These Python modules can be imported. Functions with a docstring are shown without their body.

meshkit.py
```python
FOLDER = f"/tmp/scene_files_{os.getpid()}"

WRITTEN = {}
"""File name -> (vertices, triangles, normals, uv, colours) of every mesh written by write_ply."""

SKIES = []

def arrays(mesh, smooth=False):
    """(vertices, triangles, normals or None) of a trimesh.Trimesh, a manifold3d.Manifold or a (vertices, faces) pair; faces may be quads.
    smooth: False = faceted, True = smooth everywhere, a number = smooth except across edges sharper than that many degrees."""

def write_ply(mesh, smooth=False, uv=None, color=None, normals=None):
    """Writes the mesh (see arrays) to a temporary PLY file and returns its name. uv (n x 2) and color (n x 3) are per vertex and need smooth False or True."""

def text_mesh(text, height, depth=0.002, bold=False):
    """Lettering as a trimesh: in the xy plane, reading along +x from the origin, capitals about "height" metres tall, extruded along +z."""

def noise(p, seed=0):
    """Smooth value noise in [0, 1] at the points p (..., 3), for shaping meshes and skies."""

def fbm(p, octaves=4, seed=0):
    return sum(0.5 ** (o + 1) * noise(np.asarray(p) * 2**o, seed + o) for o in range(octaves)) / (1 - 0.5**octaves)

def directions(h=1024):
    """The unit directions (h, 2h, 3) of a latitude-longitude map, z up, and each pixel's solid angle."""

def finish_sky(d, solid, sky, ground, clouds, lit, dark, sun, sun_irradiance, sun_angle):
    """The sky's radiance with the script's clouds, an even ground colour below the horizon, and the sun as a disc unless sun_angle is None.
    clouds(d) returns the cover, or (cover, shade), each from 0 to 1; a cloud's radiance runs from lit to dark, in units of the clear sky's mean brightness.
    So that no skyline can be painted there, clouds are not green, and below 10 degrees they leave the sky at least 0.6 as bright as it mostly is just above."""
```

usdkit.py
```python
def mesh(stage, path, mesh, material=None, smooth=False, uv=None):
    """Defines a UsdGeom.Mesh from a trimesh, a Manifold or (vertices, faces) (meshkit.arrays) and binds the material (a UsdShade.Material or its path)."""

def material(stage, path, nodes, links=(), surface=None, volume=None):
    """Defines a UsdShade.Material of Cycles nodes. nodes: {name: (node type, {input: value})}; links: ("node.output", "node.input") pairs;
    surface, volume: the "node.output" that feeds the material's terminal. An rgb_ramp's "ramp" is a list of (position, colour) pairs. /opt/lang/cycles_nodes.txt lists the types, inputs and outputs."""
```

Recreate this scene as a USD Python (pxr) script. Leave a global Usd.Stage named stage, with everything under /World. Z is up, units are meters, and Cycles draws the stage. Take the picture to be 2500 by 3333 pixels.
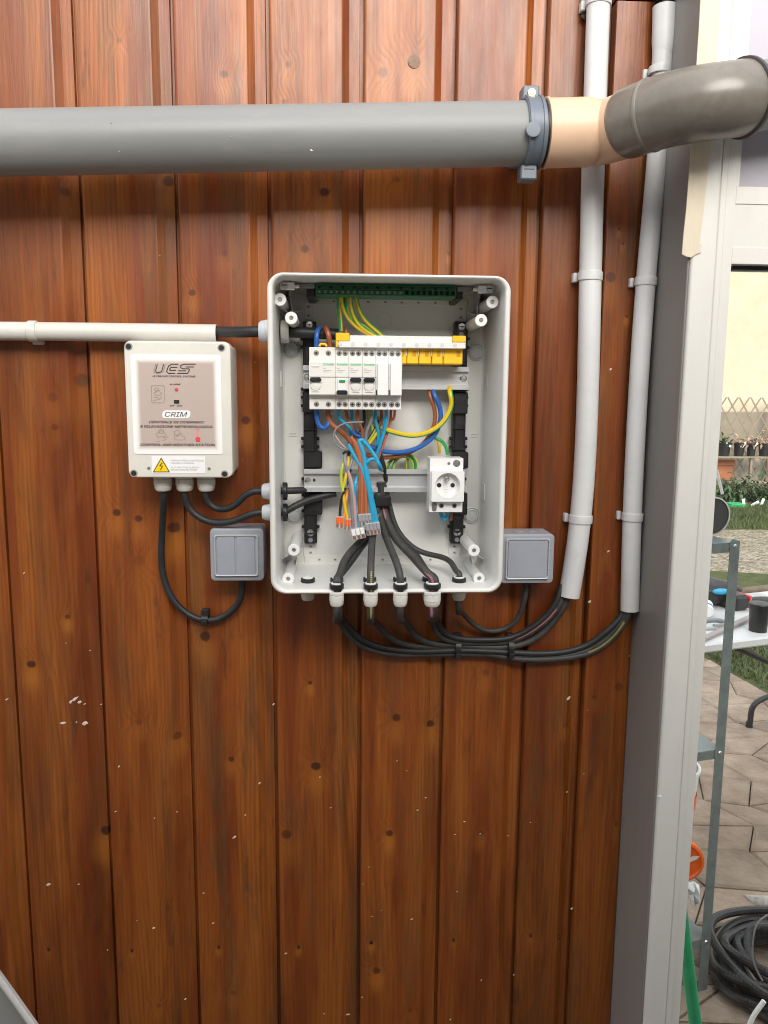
import math, random
import numpy as np, trimesh, shapely
import shapely.geometry as sg
import manifold3d as m3
from scipy.interpolate import CubicSpline
from pxr import Usd, UsdGeom, UsdLux, UsdShade, Gf, Sdf
import usdkit, meshkit

# ---------------------------------------------------------------- stage, camera, sky, sun
stage = Usd.Stage.CreateInMemory()
UsdGeom.SetStageUpAxis(stage, 'Z'); UsdGeom.SetStageMetersPerUnit(stage, 1.0)
UsdGeom.Xform.Define(stage, '/World'); UsdGeom.Scope.Define(stage, '/World/Looks')
PITCH, YAW, ROLL, FPX, DIST, CAMZ = 0.14653605, -0.05648302, 0.00804846, 2600.0, 1.18, 1.55
EXPOSURE = 1.7
SUN_EL, SUN_AZ = math.radians(27), math.radians(172)   # azimuth = atan2(x, y) of the direction towards the sun
SKY_STRENGTH, SUN_INT, SUN_ANGLE = 0.10, 0.36, 38.0
CLOUD, CLOUD_COVER = 5.6, 0.93

def cam_axes():
    cy, sy = math.cos(YAW), math.sin(YAW)
    fw, rt, up = np.array([-sy, cy, 0]), np.array([cy, sy, 0]), np.array([0, 0, 1.])
    fw2, up2 = fw*math.cos(PITCH) - up*math.sin(PITCH), up*math.cos(PITCH) + fw*math.sin(PITCH)
    return rt*math.cos(ROLL) + up2*math.sin(ROLL), up2*math.cos(ROLL) - rt*math.sin(ROLL), fw2
RT, UP, FW = cam_axes()
CAM = np.array([0, -DIST, CAMZ])
cam = UsdGeom.Camera.Define(stage, '/World/camera')
cam.AddTransformOp().Set(Gf.Matrix4d(*[float(x) for x in (*RT, 0, *UP, 0, *(-FW), 0, *CAM, 1)]))
cam.CreateHorizontalApertureAttr(36.0); cam.CreateVerticalApertureAttr(48.0)
cam.CreateFocalLengthAttr(FPX/2500*36.0); cam.CreateExposureAttr(EXPOSURE)
cam.CreateClippingRangeAttr(Gf.Vec2f(0.02, 1000))

dome = UsdLux.DomeLight.Define(stage, '/World/sky')
sky = usdkit.material(stage, '/World/Looks/sky_look', {
    't': ('texture_coordinate', {}), 'mp': ('mapping', {'scale': (1, 1, 2.2)}),
    's': ('sky_texture', {'sky_type': 'single_scattering', 'sun_disc': False, 'sun_elevation': SUN_EL, 'sun_rotation': SUN_AZ}),
    'n': ('noise_texture', {'scale': 2.2, 'detail': 5, 'roughness': .55}), 'sz': ('separate_xyz', {}), 'el': ('map_range', {'from_min': 0, 'from_max': 1, 'to_min': .80, 'to_max': 1.12, 'clamp': True}), 'cl': ('vector_math', {'math_type': 'scale'}),
    'r': ('rgb_ramp', {'ramp': [(0, (CLOUD*.72, CLOUD*.75, CLOUD*.80)), (.45, (CLOUD*.93, CLOUD*.94, CLOUD*.96)), (1, (CLOUD*1.15, CLOUD*1.14, CLOUD*1.11))]}),
    'm': ('mix_color', {'fac': CLOUD_COVER, 'use_clamp': False}), 'b': ('background_shader', {'strength': SKY_STRENGTH})},
    [('t.generated', 'mp.vector'), ('mp.vector', 'n.vector'), ('n.fac', 'r.fac'), ('s.color', 'm.a'), ('t.generated', 'sz.vector'), ('sz.z', 'el.value'), ('r.color', 'cl.vector1'), ('el.result', 'cl.scale'), ('cl.vector', 'm.b'), ('m.result', 'b.color')], surface='b.background')
UsdShade.MaterialBindingAPI.Apply(dome.GetPrim()).Bind(sky)
dome.GetPrim().SetCustomDataByKey('kind', 'structure')
sun = UsdLux.DistantLight.Define(stage, '/World/sun')
sun.CreateIntensityAttr(SUN_INT); sun.CreateAngleAttr(SUN_ANGLE); sun.CreateNormalizeAttr(True); sun.CreateColorAttr(Gf.Vec3f(1, .95, .87))
sun.AddRotateZOp().Set(math.degrees(-SUN_AZ) + 180); sun.AddRotateXOp().Set(-(90 - math.degrees(SUN_EL)) * -1)

# ---------------------------------------------------------------- from the photograph's pixels to places at a known depth
REG = dict(px=(0, 0, 1.), ov=(0, 0, 1.50693), r1=(850, 860, .51236), r2=(850, 1400, .51236), r3=(350, 1000, .33153), r4=(350, 1500, .3918), r5=(1400, 1700, .48222),
           r6=(1600, 0, .54249), r7=(2100, 700, .58737), r8=(1950, 1900, .64782), s1=(0, 0, .75347), s2=(1000, 0, .66305), s3=(0, 2000, .75347),
           s4=(1000, 2000, .75347), s5=(1050, 1280, .30139), s6=(2200, 1150, .27125), s7=(2250, 1700, .20342), s8=(2150, 2700, .28618),
           t1=(850, 860, .24111), t2=(1250, 860, .27125), t3=(980, 1100, .24111), t4=(850, 1650, .27125), t5=(420, 1130, .20494),
           t6=(0, 950, .30139), t7=(1800, 700, .49724), t8=(1900, 2000, .24111))
def ray(k, x, y):
    o = REG[k]; px, py = o[0] + x*o[2], o[1] + y*o[2]
    return FW + RT*(px - 1250)/FPX - UP*(py - 1666.5)/FPX
def A(k, x, y, Y):
    d = ray(k, x, y); return CAM + d*((Y + DIST)/d[1])
def AX(k, x, y, Y): return A(k, x, y, Y)[0]
def AZ(k, x, y, Y): return A(k, x, y, Y)[2]
def G(k, x, y, z):
    d = ray(k, x, y); return CAM + d*((z - CAMZ)/d[2])
def zat(k, x, y, X_, Y_):                                            # height at which the sight line passes over the place (X_, Y_)
    d = ray(k, x, y); s = math.hypot(X_-CAM[0], Y_-CAM[1])/math.hypot(d[0], d[1]); return CAM[2] + d[2]*s
def P(k, Y, *pts): return [A(k, p[0], p[1], p[2] if len(p) > 2 else Y) for p in pts]

# ---------------------------------------------------------------- objects
BASE, USED = {}, {}
def _path(parent, name):
    n = USED.get((parent, name), -1) + 1; USED[(parent, name)] = n
    return f'{parent}/{name}' + (f'_{n:03d}' if n else '')
def tag(prim, label=None, cat=None, group=None, kind=None):
    for k, v in (('label', label), ('category', cat), ('group', group), ('kind', kind)):
        if v: prim.SetCustomDataByKey(k, v)
    return prim
def thing(name, label, cat, loc, group=None, kind=None):
    x = UsdGeom.Xform.Define(stage, _path('/World', name)); loc = np.asarray(loc, float)
    x.AddTranslateOp().Set(Gf.Vec3d(*map(float, loc))); BASE[str(x.GetPath())] = loc
    return tag(x.GetPrim(), label, cat, group, kind)
def _arr(mesh):
    if isinstance(mesh, list): mesh = trimesh.util.concatenate([trimesh.Trimesh(*_arr2(m), process=False) for m in mesh])
    return mesh
def _arr2(m):
    v, f, _ = meshkit.arrays(m); return v, f
def part(parent, name, mesh, m, label=None, kind=None, smooth=32):
    pp = str(parent.GetPath()); loc = BASE[pp]
    v, f = _arr2(_arr(mesh)); path = _path(pp, name)
    p = usdkit.mesh(stage, path, trimesh.Trimesh(v - loc, f, process=False), m, smooth=smooth).GetPrim(); BASE[path] = loc
    return tag(p, label, kind=kind)
def solo(name, mesh, m, label, cat, group=None, kind=None, smooth=32):
    v, f = _arr2(_arr(mesh))
    p = usdkit.mesh(stage, _path('/World', name), trimesh.Trimesh(v, f, process=False), m, smooth=smooth).GetPrim()
    return tag(p, label, cat, group, kind)

# ---------------------------------------------------------------- shapes
def hull(pts): return _tm(m3.Manifold.hull_points(np.asarray(pts, float)))
def _tm(m):
    k = m.to_mesh(); return trimesh.Trimesh(k.vert_properties[:, :3], k.tri_verts, process=False)
def cb(x0, x1, y0, y1, z0, z1, c=.0008):
    """chamfered box"""
    x0, x1 = sorted((x0, x1)); y0, y1 = sorted((y0, y1)); z0, z1 = sorted((z0, z1)); c = min(c, .45*(x1-x0), .45*(y1-y0), .45*(z1-z0))
    p = []
    for X, sx in ((x0, 1), (x1, -1)):
        for Yv, sy in ((y0, 1), (y1, -1)):
            for Z, sz in ((z0, 1), (z1, -1)):
                p += [(X+sx*c, Yv+sy*c, Z), (X+sx*c, Yv, Z+sz*c), (X, Yv+sy*c, Z+sz*c)]
    return hull(p)
def spl(pts, n=40):
    p = np.asarray(pts, float)
    if len(p) == 2: return np.linspace(p[0], p[1], 3)
    t = np.r_[0, np.cumsum(np.linalg.norm(np.diff(p, axis=0), axis=1)**.7 + 1e-9)]
    return CubicSpline(t, p, bc_type='natural')(np.linspace(0, t[-1], n))
def frames(p):
    t = np.gradient(p, axis=0); t /= np.linalg.norm(t, axis=1, keepdims=True) + 1e-12
    a = np.cross(t[0], [0, 1, 0] if abs(t[0][1]) < .9 else [1, 0, 0]); a /= np.linalg.norm(a); out = []
    for k in t:
        a = a - k*(a@k); a /= np.linalg.norm(a) + 1e-12; out.append((a, np.cross(k, a)))
    return t, np.array([o[0] for o in out]), np.array([o[1] for o in out])
def tube(p, r, n=10, caps=True):
    p = np.asarray(p, float); _, a, b = frames(p); r = np.broadcast_to(r, (len(p),)); g = np.arange(n)*2*math.pi/n
    v = (p[:, None] + r[:, None, None]*(np.cos(g)[None, :, None]*a[:, None] + np.sin(g)[None, :, None]*b[:, None])).reshape(-1, 3)
    f = []
    for i in range(len(p)-1):
        for j in range(n):
            k = (j+1) % n; f += [(i*n+j, i*n+k, (i+1)*n+k), (i*n+j, (i+1)*n+k, (i+1)*n+j)]
    if caps:
        v = np.vstack([v, p[0], p[-1]]); c0, c1 = len(v)-2, len(v)-1; e = (len(p)-1)*n
        for j in range(n): k = (j+1) % n; f += [(c0, k, j), (c1, e+j, e+k)]
    return trimesh.Trimesh(v, np.array(f), process=False)
def lathe(prof, o, ax, n=18):
    """prof: (radius, height along axis)"""
    o, ax = np.asarray(o, float), np.asarray(ax, float); ax = ax/np.linalg.norm(ax)
    a = np.cross(ax, [0, 0, 1] if abs(ax[2]) < .9 else [0, 1, 0]); a /= np.linalg.norm(a); b = np.cross(ax, a); g = np.arange(n)*2*math.pi/n + math.pi/n
    v = np.vstack([o + ax*h + max(r, 1e-6)*(np.cos(g)[:, None]*a + np.sin(g)[:, None]*b) for r, h in prof]); f = []
    for i in range(len(prof)-1):
        for j in range(n):
            k = (j+1) % n; f += [(i*n+j, i*n+k, (i+1)*n+k), (i*n+j, (i+1)*n+k, (i+1)*n+j)]
    return trimesh.Trimesh(v, np.array(f), process=False)
def disc(o, ax, r, h, n=16, ch=.15): return lathe([(0, 0), (r, 0), (r, h*(1-ch)), (r*(1-ch*.6), h), (0, h)], o, ax, n)
def rr(cx, cz, w, h, r, n=6):
    out = []
    for sx, sz, a0 in ((1, 1, 0), (-1, 1, 90), (-1, -1, 180), (1, -1, 270)):
        for k in range(n+1):
            a = math.radians(a0 + 90*k/n); out.append((cx + sx*(w/2-r) + r*math.cos(a), cz + sz*(h/2-r) + r*math.sin(a)))
    return out
def loft(rings, cap0=True, cap1=True):
    """rings of (x, z) outlines at depths y: [(y, outline), ...]"""
    n = len(rings[0][1]); v = [(x, y, z) for y, o in rings for x, z in o]; f = []
    for i in range(len(rings)-1):
        for j in range(n):
            k = (j+1) % n; f += [(i*n+j, i*n+k, (i+1)*n+k), (i*n+j, (i+1)*n+k, (i+1)*n+j)]
    for c, i in ((cap0, 0), (cap1, len(rings)-1)):
        if c:
            y, o = rings[i]; m = np.mean(o, 0); v.append((m[0], y, m[1])); q = len(v)-1
            for j in range(n):
                k = (j+1) % n; f.append((q, i*n+k, i*n+j) if i == 0 else (q, i*n+j, i*n+k))
    return trimesh.Trimesh(np.array(v, float), np.array(f), process=False)
def pad(cx, cz, w, h, r, y0, y1, bev=.002, n=6):
    """a rounded-rectangle block whose front (y1 < y0) has a rounded edge"""
    q = lambda d: rr(cx, cz, w-2*d, h-2*d, max(r-d, .0004), n)
    return loft([(y0, q(0)), (y1+bev, q(0)), (y1+bev*.3, q(bev*.3)), (y1, q(bev))])
def plate(poly, y0, y1):
    """a shapely polygon in (x, z) given thickness along y"""
    geoms = getattr(poly, 'geoms', [poly]); out = []
    for g in geoms:
        m = trimesh.creation.extrude_polygon(g, abs(y1-y0), engine='earcut'); v = m.vertices
        out.append(trimesh.Trimesh(np.c_[v[:, 0], min(y0, y1) + v[:, 2], v[:, 1]], m.faces[:, ::-1], process=False))
    return trimesh.util.concatenate(out)
def prism_x(poly, x0, x1):
    """a (y, z) outline extruded along x"""
    m = trimesh.creation.extrude_polygon(sg.Polygon(poly), x1-x0, engine='earcut'); v = m.vertices
    return trimesh.Trimesh(np.c_[x0 + v[:, 2], v[:, 0], v[:, 1]], m.faces, process=False)
def words(text, x, z, h, y, width=None, slant=0., bold=False, depth=.0003, center=False):
    m = meshkit.text_mesh(text, h, depth, bold); v = m.vertices.copy(); w = v[:, 0].max() - v[:, 0].min(); v[:, 0] -= v[:, 0].min()
    if width: v[:, 0] *= width/w; w = width
    v[:, 0] += slant*v[:, 1] - (w/2 if center else 0)
    return trimesh.Trimesh(np.c_[x + v[:, 0], y - v[:, 2], z + v[:, 1]], m.faces, process=False)
def stroke(lines, w, y0, y1): return plate(shapely.union_all([sg.LineString(l).buffer(w/2, cap_style='flat') for l in lines]), y0, y1)
def rot(mesh, c, axis, deg):
    m = mesh.copy(); m.apply_transform(trimesh.transformations.rotation_matrix(math.radians(deg), axis, c)); return m
def ringpath(c, r, n=28, axis='y'):
    g = np.linspace(0, 2*math.pi, n)
    return np.array([(c[0]+r*math.cos(t), c[1], c[2]+r*math.sin(t)) for t in g]) if axis == 'y' else np.array([(c[0]+r*math.cos(t), c[1]+r*math.sin(t), c[2]) for t in g])

# ---------------------------------------------------------------- materials
def M(name, col, rough=.5, spec=.5, metal=0., var=.06, scale=25., bump=0., bscale=300., coat=0., stretch=(1, 1, 1), rvar=.08, dust=None):
    n = {'g': ('geometry', {}), 'mp': ('mapping', {'scale': stretch}), 'n': ('noise_texture', {'scale': scale, 'detail': 5, 'roughness': .6}),
         'mr': ('map_range', {'from_min': .3, 'from_max': .7, 'to_min': 1-var, 'to_max': 1+var}), 'c': ('vector_math', {'math_type': 'scale', 'vector1': col}),
         'mq': ('map_range', {'from_min': .3, 'from_max': .7, 'to_min': rough-rvar, 'to_max': rough+rvar}),
         'p': ('principled_bsdf', {'metallic': metal, 'specular_ior_level': spec, 'coat_weight': coat, 'coat_roughness': .15})}
    l = [('g.position', 'mp.vector'), ('mp.vector', 'n.vector'), ('n.fac', 'mr.value'), ('mr.result', 'c.scale'), ('c.vector', 'p.base_color'), ('n.fac', 'mq.value'), ('mq.result', 'p.roughness')]
    if dust:                                                          # fine specks and faint smears of dust: (colour, amount)
        n['dn'] = ('noise_texture', {'scale': 420., 'detail': 4, 'roughness': .7}); n['dr'] = ('map_range', {'from_min': .60, 'from_max': .72, 'to_min': 0, 'to_max': dust[1], 'clamp': True})
        n['dw'] = ('noise_texture', {'scale': 38., 'detail': 6, 'roughness': .7}); n['dv'] = ('map_range', {'from_min': .52, 'from_max': .75, 'to_min': 0, 'to_max': dust[1]*.7, 'clamp': True}); n['dm'] = ('math', {'math_type': 'maximum'})
        n['dc'] = ('mix_color', {'b': dust[0]}); l = [x for x in l if x[1] != 'p.base_color']
        l += [('mp.vector', 'dn.vector'), ('dn.fac', 'dr.value'), ('mp.vector', 'dw.vector'), ('dw.fac', 'dv.value'), ('dr.result', 'dm.value1'), ('dv.result', 'dm.value2'), ('dm.value', 'dc.fac'), ('c.vector', 'dc.a'), ('dc.result', 'p.base_color')]
    if bump:
        n['bn'] = ('noise_texture', {'scale': bscale, 'detail': 3}); n['b'] = ('bump', {'strength': bump, 'distance': .002})
        l += [('mp.vector', 'bn.vector'), ('bn.fac', 'b.height'), ('b.normal', 'p.normal')]
    return usdkit.material(stage, '/World/Looks/' + name, n, l, surface='p.BSDF')

box_grey = M('enclosure_grey', (.69, .69, .665), .42, bump=.06, bscale=900, var=.03, scale=9, dust=((.55, .52, .46), .22))
rim_grey = M('enclosure_rim', (.69, .685, .65), .38, var=.03, dust=((.55, .50, .43), .2))
cream_abs = M('cream_plastic', (.66, .645, .585), .4, var=.03, bump=.05, bscale=900, dust=((.52, .47, .38), .22))
white_pl = M('white_plastic', (.80, .80, .79), .32, var=.02)
off_white = M('offwhite_plastic', (.74, .72, .68), .4, var=.03)
nylon = M('nylon_white', (.62, .64, .68), .4, var=.03)
gland_white = M('gland_white', (.66, .65, .60), .4, var=.03)
black_pl = M('black_plastic', (.012, .012, .013), .42, var=.2, scale=60)
hose_blk = M('hose_black', (.016, .016, .017), .32, var=.2, scale=60)
rubber = M('cable_sheath', (.022, .023, .025), .5, var=.2, scale=40, bump=.05, bscale=500)
rubber_gr = M('cable_sheath_worn', (.045, .043, .040), .55, var=.3, scale=60, bump=.06, bscale=500)
zinc = M('zinc_steel', (.56, .57, .58), .42, metal=.5, var=.03, scale=40, stretch=(.3, 1, 6), rvar=.04)
screw_m = M('screw_metal', (.72, .72, .70), .25, metal=1., var=.1)
brass = M('brass_screw', (.75, .50, .20), .3, metal=1., var=.15)
green_term = M('green_terminal', (.016, .150, .052), .38, var=.1)
yellow_pl = M('yellow_plastic', (.92, .55, .018), .38, var=.03)
dark_hole = M('dark_recess', (.012, .011, .010), .7)
screw_dim = M('terminal_screw_metal', (.30, .29, .27), .4, metal=.8, var=.25, scale=300)
handle_blk = M('breaker_handle', (.014, .017, .024), .35, var=.1)
brand_green = M('green_print', (.05, .50, .17), .5)
grey_print = M('grey_print', (.34, .34, .36), .5)
green_btn = M('green_button', (.02, .30, .08), .4)
conduit_w = M('conduit_white', (.62, .63, .635), .42, var=.05, scale=14, dust=((.50, .47, .43), .35))
conduit_c = M('conduit_cream', (.60, .59, .545), .42, var=.05, scale=14, dust=((.50, .46, .40), .35))
pipe_grey = M('drain_pipe_grey', (.215, .22, .218), .48, var=.07, scale=9, bump=.06, bscale=90, stretch=(.25, 1, 1), dust=((.30, .29, .26), .45))
clamp_grey = M('clamp_grey', (.125, .15, .185), .4, var=.08)
peach = M('peach_pvc', (.66, .45, .31), .42, var=.06, scale=10, bump=.05, bscale=120, dust=((.50, .36, .26), .5))
elbow_br = M('taupe_pvc', (.165, .148, .126), .27, var=.22, scale=13, bump=.07, bscale=80, rvar=.10, dust=((.24, .22, .19), .5))
elbow_edge = M('taupe_pvc_lip', (.06, .052, .045), .4, var=.15)
elbow_ring = M('taupe_pvc_band', (.20, .185, .16), .35, var=.1)
switch_fr = M('switch_housing_grey', (.30, .32, .36), .42, var=.04, bump=.05, bscale=900, dust=((.40, .38, .36), .25))
switch_rk = M('switch_rocker_grey', (.32, .345, .395), .36, var=.04, bump=.04, bscale=900)
switch_lip = M('switch_bezel', (.42, .44, .47), .25, var=.03)
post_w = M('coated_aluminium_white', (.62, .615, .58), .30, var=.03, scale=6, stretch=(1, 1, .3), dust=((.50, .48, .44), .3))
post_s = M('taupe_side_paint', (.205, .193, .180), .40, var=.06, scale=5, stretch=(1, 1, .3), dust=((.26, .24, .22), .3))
lavender = M('lavender_pane', (.36, .345, .40), .35, var=.03, scale=4)
tape_m = M('masking_tape', (.60, .53, .41), .65, var=.08, scale=22, stretch=(3, 1, .4), bump=.25, bscale=60)
w_blue = M('blue_insulation', (.025, .115, .40), .38, var=.08)
w_cyan = M('light_blue_insulation', (.022, .34, .56), .38, var=.08)
w_brown = M('brown_insulation', (.33, .095, .035), .4, var=.1)
w_brown2 = M('light_brown_insulation', (.44, .140, .055), .4, var=.1)
w_salmon = M('salmon_insulation', (.60, .17, .10), .4, var=.1)
w_yellow = M('yellow_insulation', (.72, .50, .015), .38, var=.06)
w_green = M('green_insulation', (.035, .30, .07), .38, var=.08)
w_lime = M('lime_insulation', (.42, .50, .06), .4, var=.08)
w_grey = M('grey_insulation', (.22, .22, .23), .42, var=.1)
w_pink = M('pink_insulation', (.52, .33, .31), .42, var=.1)
w_orange = M('orange_insulation', (.75, .26, .06), .42, var=.1)
w_black = M('black_insulation', (.016, .016, .017), .4, var=.1)
pink_ink = M('pink_ink', (.44, .14, .18), .55, var=.25, scale=900)
yellow_ink = M('yellow_ink', (.34, .29, .09), .55, var=.25, scale=900)
orange_pl = M('orange_lever', (.85, .13, .008), .35, var=.06)
ink = M('black_ink', (.03, .022, .02), .5)
ink_grey = M('grey_ink', (.28, .23, .20), .5)
ink_red = M('red_ink', (.72, .07, .08), .4)
ink_rose = M('rose_ink', (.62, .30, .28), .5)
paper = M('white_label', (.82, .82, .82), .4, var=.01)
warn_y = M('warning_yellow', (.88, .58, .0), .4, var=.02)
speck_m = M('pale_paint_speck', (.62, .55, .48), .6, var=.15)
lever_gr = M('smoky_lever', (.34, .34, .35), .25, var=.1)
clear_pl = usdkit.material(stage, '/World/Looks/clear_plastic', {'p': ('principled_bsdf', {'base_color': (.62, .62, .64), 'roughness': .14, 'alpha': .55, 'specular_ior_level': .7})}, [], surface='p.BSDF')
glass = usdkit.material(stage, '/World/Looks/window_glass', {'f0': ('layer_weight', {'blend': .5}), 'f': ('map_range', {'from_min': .35, 'from_max': 1., 'to_min': .025, 'to_max': .55, 'clamp': True}), 't': ('transparent_bsdf', {'color': (.95, .965, .96)}), 'g': ('glossy_bsdf', {'color': (.9, .9, .9), 'roughness': .02}), 'm': ('mix_closure', {})},
                        [('f0.facing', 'f.value'), ('f.result', 'm.fac'), ('t.BSDF', 'm.closure1'), ('g.BSDF', 'm.closure2')], surface='m.closure')

def wood(name, seed, x0, w, knots, tone=1., olive=.35, red=.5):
    """stained softwood: growth rings bent round the knots, fibres, worn olive patches, orange halos under knots"""
    rnd = random.Random(seed); n, l = {}, []
    n['g'] = ('geometry', {})
    n['o'] = ('mapping', {'location': (rnd.uniform(0, 50), rnd.uniform(0, 50), rnd.uniform(0, 50))}); l.append(('g.position', 'o.vector'))
    n['sx'] = ('separate_xyz', {}); l.append(('g.position', 'sx.vector'))
    def noise(k, sx, sz, detail=3, rough=.55, dist=0.):
        n[k+'m'] = ('mapping', {'scale': (sx, sx*.5, sz)}); n[k] = ('noise_texture', {'scale': 1., 'detail': detail, 'roughness': rough, 'distortion': dist})
        l.extend([('o.vector', k+'m.vector'), (k+'m.vector', k+'.vector')])
    def math_(k, t, a, b=None, c=None, clamp=False):
        d = {'math_type': t, 'use_clamp': clamp}
        for i, v in ((1, a), (2, b), (3, c)):
            if isinstance(v, str): l.append((v, f'{k}.value{i}'))
            elif v is not None: d[f'value{i}'] = float(v)
        n[k] = ('math', d); return k + '.value'
    def ramp(k, src, lo, hi, a, b, typ='smoothstep'):
        n[k] = ('map_range', {'range_type': typ, 'from_min': lo, 'from_max': hi, 'to_min': a, 'to_max': b, 'clamp': True}); l.append((src, k+'.value')); return k + '.result'
    noise('warp', 5, .9, 2); noise('broad', 16, 1.0, 4, .6, .4); noise('patch', 20, 2.2, 4, .65, .6); noise('fib', 330, 7., 3, .7); noise('mid', 75, 2.4, 3, .6); noise('blot', 45, 9, 4, .65); noise('stn', 24, 3.2, 5, .62, .5)
    centre = x0 + w*rnd.uniform(.3, .62)
    d = math_('dx', 'subtract', 'sx.x', centre)
    d = math_('dxa', 'absolute', d)
    d = math_('curv', 'multiply_add', 'warp.fac', .085, d)      # cathedral grain: rings drift along the board
    hal, dark, ringk = None, None, None
    for i, (kx, kz, kr, kd) in enumerate(knots):
        n[f'k{i}'] = ('mapping', {'scale': (1/kr, 0, 1/(kr*.9)), 'location': (-kx/kr, 0, -kz/(kr*.9))}); n[f'e{i}'] = ('vector_math', {'math_type': 'length'})
        l.extend([('g.position', f'k{i}.vector'), (f'k{i}.vector', f'e{i}.vector1')])
        n[f'kn{i}'] = ('math', {'math_type': 'multiply_add', 'value2': .9, 'value3': -.45}); l.append(('blot.fac', f'kn{i}.value1'))
        e = math_(f'ee{i}', 'add', f'e{i}.value', f'kn{i}.value')
        a = ramp(f'kb{i}', e, 0., 4.5, kr*1.6, 0.)
        d = math_(f'ka{i}', 'add', d, a)
        b = ramp(f'kd{i}', e, .50, .92, kd*.9, 0.)
        n[f'h{i}'] = ('mapping', {'scale': (1/(kr*2.4), 0, 1/(kr*4.2)), 'location': (-kx/(kr*2.4), 0, -(kz - kr*2.2)/(kr*4.2))}); n[f'hh{i}'] = ('vector_math', {'math_type': 'length'})
        l.extend([('g.position', f'h{i}.vector'), (f'h{i}.vector', f'hh{i}.vector1')])
        c = math_(f'hn{i}', 'add', f'hh{i}.value', f'kn{i}.value'); c = ramp(f'hr{i}', c, .05, .95, min(1, kd*rnd.uniform(.5, 1.15)), 0.)
        dark = b if dark is None else math_(f'dm{i}', 'maximum', dark, b)
        hal = c if hal is None else math_(f'hm{i}', 'maximum', hal, c)
    ph = math_('ph', 'multiply', d, 150.)
    ph = math_('ph2', 'multiply_add', 'mid.fac', 1.2, ph)
    fr = math_('fr', 'fraction', ph)
    ring = ramp('ring', fr, .25, .95, 0., 1.)
    ring = math_('ring2', 'multiply', ring, ramp('rw', 'broad.fac', .35, .62, .25, .95))
    def col(k, a, b, fac, typ='mix'):
        dd = {'blend_type': typ, 'use_clamp': True}
        for s, v in (('a', a), ('b', b)):
            if isinstance(v, str): l.append((v, f'{k}.{s}'))
            else: dd[s] = v
        if isinstance(fac, str): l.append((fac, k+'.fac'))
        else: dd['fac'] = fac
        n[k] = ('mix_color', dd); return k + '.result'
    t = tone
    c = col('c1', (.245*t, .047*t, .0065*t), (.450*t, .132*t, .019*t), ramp('f1', 'broad.fac', .34, .64, 0., 1.))
    c = col('c2', c, (.200*t, .040*t, .0085*t), ramp('f2', 'mid.fac', .48, .74, 0., red))
    c = col('c3', c, (.185*t, .085*t, .028*t), ramp('f3', 'patch.fac', .50, .60, 0., olive))
    c = col('c4', c, (.125*t, .026*t, .0050*t), math_('f4', 'multiply', ring, .30))
    c = col('c5', c, (.135*t, .040*t, .012*t), ramp('f5', 'fib.fac', .50, .76, 0., .50))
    c = col('c5b', c, (.36*t, .17*t, .062*t), ramp('f5b', 'fib.fac', .46, .25, 0., .22))
    c = col('c6', c, (.105*t, .032*t, .011*t), ramp('f6', 'blot.fac', .60, .74, 0., .55))
    c = col('c6b', c, (.62, .56, .52), ramp('f6b', 'stn.fac', .46, .66, 0., .75), 'multiply')
    c = col('c6c', c, (.46*t, .150*t, .022*t), ramp('f6c', 'stn.fac', .44, .28, 0., .45))
    if hal: c = col('c7', c, (.52*t, .175*t, .022*t), math_('f7', 'multiply', hal, .80))
    if dark: c = col('c8', c, (.042, .012, .006), math_('f8', 'multiply', dark, 1.))
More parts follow.
